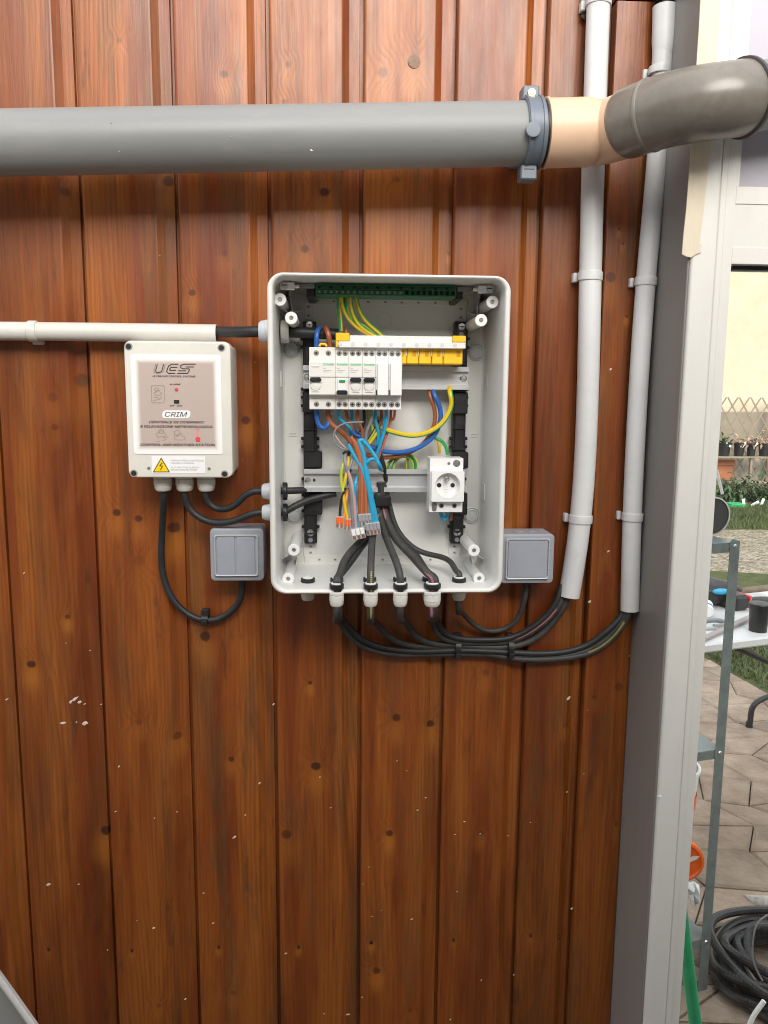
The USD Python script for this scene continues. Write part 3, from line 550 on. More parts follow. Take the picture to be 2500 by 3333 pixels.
for (x, y) in ((405, 1580), (997, 1585)): part(cbx, 'lid_pin', disc(A('r3', x, y, LY)+[0, .0002, 0], (0, -1, 0), .0022, .0006, 12), screw_dim)
sy = LY - .0008
q = [A('r3', x, y, LY) for x, y in ((215, 467), (1105, 467), (1138, 1445), (268, 1440))]
fx0, fx1, fz0, fz1 = (q[0][0]+q[3][0])/2, (q[1][0]+q[2][0])/2, (q[2][2]+q[3][2])/2, (q[0][2]+q[1][2])/2
fcx, fcz, fw_, fh_ = (fx0+fx1)/2, (fz0+fz1)/2, fx1-fx0, fz1-fz0
# printed sheet: taupe field that breaks into dots towards a white margin
face_m = usdkit.material(stage, '/World/Looks/printed_front', {'g': ('geometry', {}), 'm': ('mapping', {'location': (-fcx, 0, -fcz)}), 'ab': ('vector_math', {'math_type': 'absolute'}), 's': ('separate_xyz', {}),
    'a': ('map_range', {'from_min': fw_/2-.0150, 'from_max': fw_/2-.0030, 'to_min': 0, 'to_max': 1, 'clamp': True}), 'b': ('map_range', {'from_min': fh_/2-.0150, 'from_max': fh_/2-.0030, 'to_min': 0, 'to_max': 1, 'clamp': True}),
    'mx': ('math', {'math_type': 'maximum'}), 'v': ('voronoi_texture', {'scale': 800, 'randomness': 0.}), 'vd': ('math', {'math_type': 'multiply_add', 'value2': .55, 'value3': -.22}), 'ad': ('math', {'math_type': 'add'}),
    'r': ('rgb_ramp', {'ramp': [(0, (.465, .375, .335)), (.30, (.465, .375, .335)), (.75, (.80, .79, .76)), (1, (.83, .83, .82))]}), 'p': ('principled_bsdf', {'roughness': .42})},
    [('g.position', 'm.vector'), ('m.vector', 'ab.vector1'), ('ab.vector', 's.vector'), ('s.x', 'a.value'), ('s.z', 'b.value'), ('a.result', 'mx.value1'), ('b.result', 'mx.value2'), ('g.position', 'v.vector'), ('v.distance', 'vd.value1'), ('vd.value', 'ad.value1'), ('mx.value', 'ad.value2'), ('ad.value', 'r.fac'), ('r.color', 'p.base_color')], surface='p.BSDF')
fp = part(cbx, 'front_print', pad(fcx, fcz, fw_, fh_, .003, LY+.0002, sy, .0004), face_m, 'taupe printed sheet with white faded margin')
ty = sy - .00012
def T5(x, y): return A('t5', x, y, sy)
def line5(text, x0, x1, y, h, sl=.30, bold=True, m=ink):
    a, b = T5(x0, y), T5(x1, y); hh = abs(T5(x0, y-h)[2]-a[2]); part(fp, 'lettering', words(text, a[0], a[2], hh, ty, b[0]-a[0], sl, bold, .0002), m, smooth=False)
def st5(lines, w, m=ink, nm='symbol'):
    L = [[tuple(T5(x, y)[[0, 2]]) for x, y in l] for l in lines]; return part(fp, nm, stroke(L, w, ty, ty-.0002), m, smooth=False)
s5u = lambda x, y, w, h, pts: [(x + w*u + (1-v)*h*-0.0 + v*h*.28, y - h*v) for u, v in pts]
def arcp(cx, cy, rx, ry, a0, a1, n=8): return [(cx+rx*math.cos(math.radians(a0+(a1-a0)*i/n)), cy+ry*math.sin(math.radians(a0+(a1-a0)*i/n))) for i in range(n+1)]
U_ = lambda o: [(0+o, 1), (0+o, .30)] + arcp(.5, .30, .5-o, .30-o*.6, 180, 360, 8)[1:] + [(1-o, 1)]
for o in (0., .17): st5([s5u(385, 415, 150, 145, U_(o))], .0011, ink_grey if o == 0 else ink, 'emblem')
st5([s5u(590, 415, 150, 145, [(1, 1), (.3, 1), (.05, .8), (.0, .5), (.0, .2), (.25, 0), (.95, 0)]), s5u(590, 415, 150, 145, [(1, .66), (.35, .66), (.25, .5), (.3, .33), (.95, .33)])], .0012, ink, 'emblem')
st5([s5u(765, 415, 220, 145, [(1.15, 1), (.30, 1), (.10, .86), (.14, .62), (.35, .50), (.74, .50), (.82, .40), (.76, .0), (.0, .0)]), s5u(765, 415, 220, 145, [(1.08, .70), (.48, .70)]), s5u(765, 415, 220, 145, [(.02, .28), (.58, .28)])], .0012, ink, 'emblem')
line5('ULTRAFLEX CONTROL SYSTEMS', 372, 1050, 472, 26)
line5('ALLARME', 645, 815, 598, 20); line5('OFF', 645, 715, 940, 20); line5('ON', 760, 840, 940, 20)
line5('CENTRALE DI COMANDO', 315, 1180, 1205, 36); line5('E RILEVAZIONE METEOROLOGICA', 180, 1325, 1276, 36); line5('CONTROL AND WEATHER STATION', 175, 1360, 1566, 36)
pc = T5(752, 1065); pw, ph_ = T5(975, 1065)[0]-T5(528, 1065)[0], abs(T5(752, 1003)[2]-T5(752, 1127)[2])
part(fp, 'badge', plate(shapely.affinity.skew(sg.Polygon(rr(pc[0], pc[2], pw, ph_, .0045)), 8, 0, origin=(pc[0], pc[2])), sy+.0001, sy-.00022), paper, smooth=False)
a, b = T5(562, 1103), T5(905, 1103); part(fp, 'lettering', words('CRIM', a[0], a[2], abs(T5(562, 1028)[2]-a[2]), sy-.0003, b[0]-a[0], .30, False, .0002), ink, smooth=False)
st5([[(365, 610), (545, 610), (560, 625), (560, 868), (548, 882), (375, 882), (362, 868), (352, 625), (365, 610)]], .0006, ink_grey)
def cloud(x, y, s): return [[(x+s*a, y+s*b_) for a, b_ in arcp(-.45, 0, .35, .3, 90, 300) + arcp(.05, -.25, .45, .42, 200, 350) + arcp(.6, .05, .3, .28, 270, 450) + [(-.45, .32)]]]
st5(cloud(455, 735, 75), .0006, ink_grey); st5([[(390, 800), (430, 790), (470, 808), (520, 795)], [(385, 845), (440, 835), (500, 825)]], .0006, ink_grey); st5([arcp(440, 672, 35, 25, 0, 360, 12)], .0006, ink_grey)
st5(cloud(505, 1390, 95), .0006, ink_grey); st5([arcp(515, 1335, 42, 34, 0, 360, 12), [(445, 1450), (480, 1438)], [(440, 1500), (490, 1488)], [(530, 1480), (600, 1465)], [(540, 1440), (620, 1425)]], .0006, ink_grey)
st5(cloud(800, 1440, 100), .0006, ink_grey); st5([arcp(770, 1360, 50, 40, 0, 360, 12), [(700, 1340), (735, 1345)], [(705, 1390), (740, 1380)], [(780, 1310), (785, 1290)]], .0006, ink_grey)
c = T5(755, 668); part(fp, 'indicator_light', disc(c, (0, -1, 0), .0022, .0014, 14), ink_red)
c = T5(757, 865); part(fp, 'slide_switch', cb(c[0]-.0034, c[0]+.0034, sy-.0016, sy+.0002, c[2]-.0022, c[2]+.0022, .0004), dark_hole)
a, b = T5(1088, 1450), T5(1088, 1310); part(fp, 'thermometer', plate(sg.LineString([(a[0], a[2]), (b[0], b[2])]).buffer(.0019, cap_style='round'), ty, ty-.0002), ink_rose)
part(fp, 'thermometer', disc(T5(1094, 1462)+[0, 0, 0], (0, -1, 0), .0034, .0006, 16), ink_red); st5([[(1058, 1306), (1112, 1303)]], .0006, ink); st5([[(1068, 1499), (1122, 1497)]], .0007, ink)
a, b = A('r3', 432, 1465, LY), A('r3', 962, 1632, LY)
ws = part(cbx, 'warning_sticker', pad((a[0]+b[0])/2, (a[2]+b[2])/2, b[0]-a[0], a[2]-b[2], .001, LY+.0002, LY-.0005, .0002), paper, 'white sticker with yellow high voltage triangle')
t3_ = [A('r3', x, y, LY)[[0, 2]] for x, y in ((528, 1482), (608, 1616), (452, 1616))]
part(ws, 'triangle', plate(sg.Polygon(t3_).buffer(.0006), LY-.0004, LY-.0007), ink, smooth=False); part(ws, 'triangle', plate(sg.Polygon(t3_).buffer(-.0006), LY-.0004, LY-.0009), warn_y, smooth=False)
L = [tuple(A('r3', x, y, LY)[[0, 2]]) for x, y in ((540, 1525), (515, 1555), (540, 1560), (522, 1598))]; part(ws, 'lightning_bolt', stroke([L], .0011, LY-.0008, LY-.0011), ink, smooth=False)
for i, (tx, x1) in enumerate((('PRIMA DI APRIRE LA PROTEZIONE', 945), ('TOGLIERE LA TENSIONE', 850), ('CUT OFF THE SUPPLY', 900), ('BEFORE OPENING COVER', 878))):
    yy = (1512, 1537, 1580, 1603)[i]; a, b = A('r3', 622, yy, LY), A('r3', x1, yy, LY); part(ws, 'lettering', words(tx, a[0], a[2], .0021, LY-.0006, b[0]-a[0], 0, False, .0001), grey_print, smooth=False)
def gland(parent, c, axd, r, L, m, hexa=True):
    """a dome-headed cable gland: hexagon, neck groove, domed nut"""
    axd = np.asarray(axd, float)
    g_ = part(parent, 'cable_gland', lathe([(r*.80, 0), (r*.80, L*.22), (r*.98, L*.24), (r, L*.28), (r, L*.62), (r*.95, L*.66), (r*.96, L*.70), (r*.90, L*.88), (r*.74, L), (r*.50, L), (r*.48, L*.93)], c, axd, 20), m)
    part(g_, 'hex_nut', lathe([(r*.5, L*.02), (r*1.02, L*.02), (r*1.08, L*.05), (r*1.08, L*.19), (r*1.02, L*.22), (r*.5, L*.22)], c, axd, 6), m, smooth=False)
    return g_
for x in (545, 757, 968):
    c = A('r3', x, 1690, -.045); gland(cbx, [c[0], -.045, bz0+.0005], (0, 0, -1), .0128, AZ('r3', x, 1683, -.045)-AZ('r3', x, 1836, -.045), gland_white)

# ---------------------------------------------------------------- grey surface switches
def switch(label, k, outer, frame, rockers, depth, extra=None):
    x0, y0, x1, y1 = outer; a, b = A(k, x0, y0, -depth), A(k, x1, y1, -depth); cx, cz_, w, h = (a[0]+b[0])/2, (a[2]+b[2])/2, b[0]-a[0], a[2]-b[2]
    t = thing('wall_switch', label, 'switch', (cx, 0, cz_-h/2))
    q = lambda d, r: rr(cx, cz_, w-2*d, h-2*d, r, 7)
    part(t, 'housing', loft([(-.0003, q(.0006, .0055)), (-depth+.008, q(.0002, .006)), (-depth+.003, q(0, .0065)), (-depth+.0008, q(.0008, .006)), (-depth, q(.0026, .005)), (-depth-.0003, q(.0072, .0045))]), switch_fr)
    fa, fb = A(k, frame[0], frame[1], -depth-.002), A(k, frame[2], frame[3], -depth-.002); fx, fz, fw2, fh2 = (fa[0]+fb[0])/2, (fa[2]+fb[2])/2, fb[0]-fa[0], fa[2]-fb[2]
    q2 = lambda d: rr(fx, fz, fw2-2*d, fh2-2*d, .0035, 5)
    part(t, 'bezel', loft([(-depth+.001, q2(0)), (-depth-.0032, q2(.0004)), (-depth-.004, q2(.0012)), (-depth-.0032, q2(.0026)), (-depth-.0004, q2(.0030))], False, True), switch_lip)
    for (x0, y0, x1, y1) in rockers:
        ra, rb = A(k, x0, y0, -depth-.002), A(k, x1, y1, -depth-.002)
        part(t, 'rocker', pad((ra[0]+rb[0])/2, (ra[2]+rb[2])/2, rb[0]-ra[0], ra[2]-rb[2], .0015, -depth+.001, -depth-.0028, .0009), switch_rk)
    for u in (-.010, .009): part(t, 'entry_membrane', lathe([(0, .0009), (.004, .0009), (.0055, .0002), (.0068, .0004), (.0072, 0)], (cx+u+.002, -depth*.52, cz_+h/2-.0003), (0, 0, 1), 18), switch_fr)
    for u in (.25, .75): part(t, 'tab', cb(fb[0]+.0006, fb[0]+.0024, -depth-.0012, -depth+.001, fz-fh2/2+fh2*u-.001, fz-fh2/2+fh2*u+.001, .0003), switch_lip)
    return t, cx, cz_-h/2
SWD = .052
sw1, s1x, s1z = switch('grey two rocker wall switch left of the open enclosure', 'r4', (846, 562, 1302, 998), (880, 614, 1258, 960), [(905, 630, 1062, 947), (1068, 630, 1228, 947)], SWD)
sw2, s2x, s2z = switch('grey single rocker wall switch right of the open enclosure', 'r5', (480, 80, 831, 413), (513, 109, 803, 386), [(529, 124, 787, 374)], SWD)

# ---------------------------------------------------------------- open electrical enclosure
RY = -.150
ex0, ex1 = (AX('px', 868, 905, RY+.02)+AX('px', 888, 1915, RY+.02))/2, (AX('px', 1657, 920, RY+.02)+AX('px', 1626, 1910, RY+.02))/2
ez0, ez1 = AZ('px', 1250, 1935, RY), AZ('px', 1260, 890, RY)
ecx, ecz, ew, eh = (ex0+ex1)/2, (ez0+ez1)/2, ex1-ex0, ez1-ez0
enc = thing('electrical_enclosure', 'open pale grey electrical enclosure full of breakers and wiring at the middle of the wall', 'electrical box', (ecx, 0, ez0))
def E(d, r, dt=None, db=None):                                       # outline inset by d at the sides, dt at the top, db at the bottom
    dt = d if dt is None else dt; db = d if db is None else db
    return rr(ecx, (ez0+db+ez1-dt)/2, ew-2*d, eh-dt-db, r, 8)
BY = -.018
part(enc, 'shell', loft([(-.0003, E(.012, .018)), (-.060, E(.007, .019)), (-.120, E(.002, .020)), (-.1415, E(.0002, .0205))], True, False), rim_grey)
part(enc, 'rim', loft([(-.1415, E(.0002, .0205)), (-.1462, E(.0003, .0205)), (-.1488, E(.0014, .0195)), (-.1500, E(.0032, .018, .0026, .003)), (-.1497, E(.0054, .0165, .0036, .005)), (-.1484, E(.0070, .0155, .0046, .0066)), (-.1465, E(.0076, .015, .0052, .0072)), (-.140, E(.0080, .0145, .0056, .0076))], False, False), rim_grey)
part(enc, 'liner', loft([(-.140, E(.0080, .0145, .0056, .0076)), (-.080, E(.0086, .013, .0062, .0098)), (-.026, E(.0094, .0115, .0070, .0122)), (-.0205, E(.0104, .0105, .0080, .0138)), (BY, E(.0128, .010, .0105, .0172))], False, True), box_grey)
yb = BY - .0001
def strip(k, x0, y0, x1, y1, d=.0022, y=BY): a, b = A(k, x0, y0, y-d), A(k, x1, y1, y-d); return cb(a[0], b[0], y-d, y+.001, b[2], a[2], .0008)
part(enc, 'frame_rib', strip('r1', 275, 208, 1310, 268), box_grey); part(enc, 'frame_rib', strip('r2', 275, 795, 1325, 858), box_grey)
part(enc, 'frame_rib', strip('r1', 272, 258, 338, 355, .0019), box_grey); part(enc, 'frame_rib', strip('r1', 1232, 258, 1305, 368, .0019), box_grey)
part(enc, 'frame_rib', strip('r2', 268, 722, 345, 806, .0019), box_grey); part(enc, 'frame_rib', strip('r2', 1192, 722, 1268, 806, .0019), box_grey)
part(enc, 'frame_rib', strip('r2', 200, 788, 266, 862, .0016), box_grey); part(enc, 'frame_rib', strip('r2', 1270, 788, 1350, 862, .0016), box_grey)
for k, x, y in [('r1', x, y) for x, y in ((358, 232), (463, 235), (680, 240), (790, 240), (895, 243), (1000, 244), (1107, 244), (1213, 246), (300, 270), (300, 325), (1270, 283), (1268, 338))] + [('r2', x, 823) for x in (370, 470, 572, 772, 873, 1075)] + [('r2', 315, 740), ('r2', 315, 778), ('r2', 1228, 740), ('r2', 1228, 778)]:
    c = A(k, x, y, BY-.0024); part(enc, 'fixing_hole', cb(c[0]-.0018, c[0]+.0018, BY-.0026, BY-.0015, c[2]-.0013, c[2]+.0013, .0002), ink_grey)
kn_m = M('knockout_grey', (.60, .61, .61), .35, var=.03)
for k, x, y in (('r1', 193, 540), ('r1', 1365, 557), ('r2', 210, 540), ('r2', 1338, 540)):
    c = A(k, x, y, BY); kk = part(enc, 'knockout', lathe([(.0125, 0), (.0125, .0016), (.0112, .0022), (.0100, .0006), (.0096, .0026), (.0080, .0032), (.0070, .0020), (0, .0018)], c, (0, -1, 0), 26), kn_m)
    part(kk, 'screw_cap', [disc(c+[0, -.0012, 0], (0, -1, 0), .0050, .0018, 16), cb(c[0]-.0006, c[0]+.0006, c[1]-.0035, c[1]-.0028, c[2]-.003, c[2]+.003, .0001)], kn_m)
c = A('r1', 785, 357, BY); part(enc, 'knockout', lathe([(.0118, -.001), (.0118, .0006), (.0110, .0009), (.0103, .0006), (.0100, -.0006), (.0088, -.0005), (.0085, .0005), (0, .0005)], c, (0, -1, 0), 28), box_grey)
for k, x, y, s in (('r1', 120, 224, 1), ('r1', 191, 342, 1), ('r1', 1470, 240, 1), ('r1', 1398, 356, 1), ('r2', 208, 762, 1), ('r2', 172, 945, 1), ('r2', 1353, 765, 1), ('r2', 1385, 942, 1)):
    c = A(k, x, y, -.116)
    pl_ = part(enc, 'pillar', lathe([(.0080, .0945), (.0072, .02), (.0070, .004), (.0080, .0035), (.0080, .0005), (.0074, 0), (.0045, 0), (.0043, .0006), (.0026, .0007), (.0022, .004)], c, (0, 1, 0), 22), box_grey)
    part(pl_, 'head', lathe([(.0081, .0032), (.0081, .0002), (.0075, -.0005), (.0032, -.0005), (.0030, .0008)], c, (0, 1, 0), 22), white_pl)
    part(pl_, 'screw_recess', disc(c+[0, .0012, 0], (0, -1, 0), .0024, .0010, 12), screw_dim)
def rib(k, pts, y0, y1):
    a = spl(P(k, y0, *pts), 14); b = spl(P(k, y1, *pts), 14); off = np.array([.0006, 0, .0006])
    v = np.vstack([a-off, a+off, b+off, b-off]); n = 14; f = []
    for i in range(n-1):
        for s, t in ((0, 1), (1, 2), (2, 3), (3, 0)): f += [(s*n+i, t*n+i, t*n+i+1), (s*n+i, t*n+i+1, s*n+i+1)]
    return trimesh.Trimesh(v, np.array(f), process=False)
for k, pts in (('r1', [(82, 250), (125, 268), (170, 310)]), ('r1', [(180, 170), (188, 235), (202, 305)]), ('r1', [(212, 300), (240, 302), (268, 290)]), ('r1', [(1395, 185), (1378, 250), (1372, 315)]), ('r1', [(1408, 325), (1440, 290), (1500, 270)]), ('r1', [(1308, 305), (1335, 318), (1368, 322)]),
               ('r2', [(95, 830), (140, 815), (185, 790)]), ('r2', [(232, 795), (222, 850), (205, 895)]), ('r2', [(1335, 790), (1345, 850), (1355, 905)]), ('r2', [(1378, 795), (1420, 818), (1475, 822)])):
    part(enc, 'rib', rib(k, pts, -.058, -.0185), box_grey)
for k, x0, y0, x1, y1 in (('r1', 78, 680, 130, 778), ('r1', 1440, 692, 1497, 790), ('r2', 1418, 345, 1473, 445)):
    a, b = A(k, x0, y0, -.05), A(k, x1, y1, -.05); fr = sg.Polygon([(a[0], b[2]), (b[0], b[2]), (b[0], a[2]), (a[0], a[2])]); part(enc, 'side_bracket', plate(fr.difference(fr.buffer(-.0026, join_style=2)), -.022, -.05), box_grey)
    part(enc, 'bracket_slot', cb(a[0]+.003, b[0]-.003, -.024, -.022, b[2]+.003, a[2]-.003, .0002), ink_grey)
for k, x0, x1, y in (('r1', 178, 222, 1075), ('r1', 178, 222, 1092), ('r1', 1335, 1376, 1080), ('r1', 1335, 1376, 1098), ('r1', 85, 110, 848), ('r1', 1445, 1470, 858), ('r2', 92, 118, 262), ('r2', 1428, 1452, 270)):
    a, b = A(k, x0, y, BY), A(k, x1, y, BY); part(enc, 'moulded_line', cb(a[0], b[0], BY-.0009, BY+.0005, a[2]-.0007, a[2]+.0007, .0003), kn_m)
# gland nuts on the floor and glands below it
FZ = ez0 + .0098
def FLR(k, x, y): return G(k, x, y, FZ+.004)
BOT = []
for k, x, y, r, hanging in (('r2', 297, 940, .0097, .5), ('r2', 481, 938, .0092, 0), ('r2', 690, 936, .0092, 0), ('r2', 880, 936, .0092, 0), ('r2', 1066, 934, .0092, 0), ('r2', 1258, 938, .0097, .5), ('r2', 480, 977, .0098, 1), ('r2', 696, 977, .0098, 1), ('r2', 885, 976, .0098, 1), ('r2', 1088, 974, .0116, 1)):
    c = FLR(k, x, y); c[2] = FZ; BOT.append(c)
    gn = part(enc, 'gland_nut', lathe([(r*.5, -.0016), (r*.97, -.0016), (r, -.001), (r, .0036), (r*.95, .0042), (r*.74, .0042)], c, (0, 0, 1), 14), black_pl, smooth=20)
    part(gn, 'thread', lathe([(r*.76, .002), (r*.76, .0056), (r*.70, .0060), (r*.56, .0060), (r*.54, .003)], c, (0, 0, 1), 18), white_pl)
    part(gn, 'bore', disc(c+[0, 0, .0028], (0, 0, 1), r*.57, .0006, 14), dark_hole)
    cc = c.copy(); cc[2] = ez0 + .0040; L_ = cc[2] - zat('r2', x, 1116 if hanging == 1 else 1078, c[0], c[1])
    gland(enc, cc, (0, 0, -1), r*1.0, max(L_, .012), gland_white)
# glands through the left wall
LG = []
for k, x, y, r, inn in (('r3', 1480, 237, .0158, 'white'), ('r4', 1285, 252, .0118, 'black'), ('r4', 1285, 428, .0118, 'black')):
    c = A(k, x, y, -.055 if inn == 'white' else -.060); c[0] = ex0 + .0042; LG.append(c)
    gland(enc, c, (-1, 0, 0), r, .0235 if inn == 'white' else .0220, nylon)
    c2_ = c.copy(); c2_[0] = ex0 + .011
    gn = part(enc, 'gland_nut', lathe([(r*.5, 0), (r*1.05, 0), (r*1.08, .001), (r*1.08, .0055), (r*1.02, .0065), (r*.8, .0065)] if inn == 'black' else [(r*.5, 0), (r*.98, 0), (r*.98, .010), (r*.9, .011), (r*.6, .011)], c2_, (1, 0, 0), 18), black_pl if inn == 'black' else gland_white, smooth=25)
# black rail supports with teeth, steps and screws
for xs, sd in (((266, 350), -1), ((1226, 1310), 1)):
    a, b = A('r1', xs[0], 362, -.034), A('r2', xs[0] + (12 if sd < 0 else -32), 720, -.034); w = AX('r1', xs[1], 500, -.034) - AX('r1', xs[0], 500, -.034)
    x0 = AX('r1', xs[0], 600, -.034); zt, zb = a[2], b[2]
    sp_ = part(enc, 'rail_support', [cb(x0, x0+w, -.0335, BY+.0005, zb, zt, .001), cb(x0+w*.14, x0+w*.86, -.0362, -.032, zb+.004, zt-.004, .001)], black_pl)
    for j in range(26):
        zz = zt - .012 - j*(zt-zb-.024)/25
        if j in (1, 2, 7, 8, 9, 13, 14, 18, 20, 22, 24): part(sp_, 'tooth', cb(x0-.0038, x0+w+.0038, -.030, -.0225, zz-.0022, zz+.0022, .0008), black_pl)
    for j in range(int((zt-.06-zb-.012)/.030)+1): part(sp_, 'cross_rib', cb(x0+w*.05, x0+w*.95, -.0395, -.0345, zt-.06-j*.030-.0014, zt-.06-j*.030+.0014, .0006), black_pl)
    zmid = AZ('r2', 300, 190, -.036)
    wide = (x0, x0+w*1.42) if sd < 0 else (x0-w*.02, x0+w*1.22)
    part(sp_, 'block', cb(*wide, -.040, BY+.0005, AZ('r2', 300, 242, -.04), AZ('r2', 300, 136, -.04), .0015), black_pl); part(sp_, 'block', cb(*wide, -.040, BY+.0005, AZ('r2', 300, 540, -.04), AZ('r2', 300, 398, -.04), .0015), black_pl)
    part(sp_, 'block', cb(x0-w*.02, x0+w*1.06, -.042, BY+.0005, AZ('r1', 300, 945, -.04), AZ('r1', 300, 805, -.04), .0015), black_pl)
    for zz in (AZ('r1', 300, 383, -.037), AZ('r2', 310, 652, -.037)):
        c = np.array([x0+w/2, -.0362, zz]); sc = part(enc, 'rail_screw', lathe([(.0052, 0), (.0052, .0012), (.0040, .0026), (0, .0030)], c, (0, -1, 0), 18), screw_m)
        part(sc, 'cross_slot', [cb(c[0]-.003, c[0]+.003, c[1]-.0034, c[1]-.0026, c[2]-.0004, c[2]+.0004, .0001), cb(c[0]-.0004, c[0]+.0004, c[1]-.0035, c[1]-.0027, c[2]-.003, c[2]+.003, .0001)], dark_hole)
        part(sp_, 'slot_hole', disc([c[0], -.0360, zz-.011], (0, -1, 0), .0034, .0005, 14), w_grey)
# DIN rails: top-hat section
def din(k, x0, x1, yt, yb_, label):
    a, b = A(k, x0, yt, -.052), A(k, x1, yb_, -.052); zt, zb = a[2], b[2]; X0, X1 = a[0], b[0]
    pr = [(-.052, zt), (-.0505, zt), (-.0505, zt-.0052), (-.0445, zt-.0058), (-.0445, zb+.0058), (-.0505, zb+.0052), (-.0505, zb), (-.052, zb), (-.052, zb+.0066), (-.0462, zb+.0074), (-.0462, zt-.0074), (-.052, zt-.0066)]
    r = part(enc, 'mounting_rail', prism_x(pr, X0, X1), zinc, label, smooth=False)
    for u in (.030, .062, .955, .985): part(r, 'rail_slot', cb(X0+(X1-X0)*u-.0016, X0+(X1-X0)*u+.0016, -.0468, -.0455, (zt+zb)/2-.0022, (zt+zb)/2+.0022, .0004), dark_hole)
    for u in (.022, .972): part(r, 'rail_bolt', lathe([(.0044, 0), (.0044, .001), (.0030, .0022), (0, .0024)], [X0+(X1-X0)*u, -.0462, (zt+zb)/2], (0, -1, 0), 16), screw_m)
    return r
din('r1', 266, 1318, 642, 798, 'upper zinc rail carrying the breakers'); din('r2', 272, 1296, 247, 394, 'lower zinc rail carrying the socket')

# green earth terminal strip with metal end brackets
a, b = A('r1', 345, 118, -.104), A('r1', 1243, 212, -.104)
ts = thing('earth_terminal_strip', 'long dark green terminal strip across the top of the open enclosure', 'terminal strip', ((a[0]+b[0])/2, -.05, b[2]))
gx0, gx1, gz0, gz1 = a[0], b[0], b[2], a[2]; gh = gz1-gz0
part(ts, 'base', cb(gx0, gx1, -.100, -.068, gz0, gz1+.004, .001), green_term)
part(ts, 'ledge', cb(gx0+.002, gx1-.001, -.1055, -.097, gz1-gh*.18, gz1-.002, .0006), green_term); part(ts, 'ledge', cb(gx0+.002, gx1-.001, -.1060, -.097, gz0+gh*.02, gz0+gh*.16, .0006), green_term); part(ts, 'ledge', cb(gx0+.002, gx1-.001, -.1045, -.097, gz0+gh*.50, gz0+gh*.60, .0006), green_term)
for i in range(24):
    x = gx0 + .005 + (gx1-gx0-.010)*i/23
    t_ = part(ts, 'terminal', [cb(x-.0036, x-.0024, -.1050, -.097, gz0+gh*.14, gz0+gh*.54, .0003), cb(x+.0024, x+.0036, -.1050, -.097, gz0+gh*.14, gz0+gh*.54, .0003)], green_term)
    part(t_, 'clamp_hole', cb(x-.0021, x+.0021, -.1010, -.0995, gz0+gh*.20, gz0+gh*.48, .0003), dark_hole if i > 14 else screw_dim)
    if i % 2 == 0: part(t_, 'release_slot', cb(x-.0018, x+.0018, -.1010, -.0995, gz0+gh*.62, gz0+gh*.80, .0002), dark_hole)
for s, (x0, x1, xa, xb, cy_) in ((-1, (208, 342, 115, 212, 136)), (1, (1246, 1362, 1380, 1475, 157))):
    a, b = A('r1', x0, cy_-17, -.098), A('r1', x1, cy_+26, -.098); br_ = part(ts, 'bracket', cb(a[0], b[0], -.098, -.090, b[2]+.002, a[2], .0008), w_grey)
    a, b = A('r1', xa, cy_-27, -.114), A('r1', xb, cy_+28, -.114); mp_ = part(ts, 'metal_clip', [cb(a[0], b[0], -.114, -.108, b[2], a[2], .0012), cb((b[0]-.004) if s < 0 else a[0]-.006, (b[0]+.006) if s < 0 else a[0]+.004, -.110, -.094, b[2]+.003, a[2]-.003, .001)], screw_m)
    c = A('r1', (148 if s < 0 else 1450), cy_-2, -.114); part(mp_, 'screw', lathe([(.0048, 0), (.0046, .0012), (.003, .0020), (0, .0022)], c, (0, -1, 0), 16), zinc)
    part(mp_, 'screw_slot', cb(c[0]-.0035, c[0]+.0035, -.1167, -.1160, c[2]-.0006, c[2]+.0006, .0001), dark_hole)
    part(ts, 'foot', cb(*((gx0-.012, gx0-.001) if s < 0 else (gx1+.001, gx1+.010)), -.091, BY-.0002, gz0-.001, gz1-.002, .001), w_black)

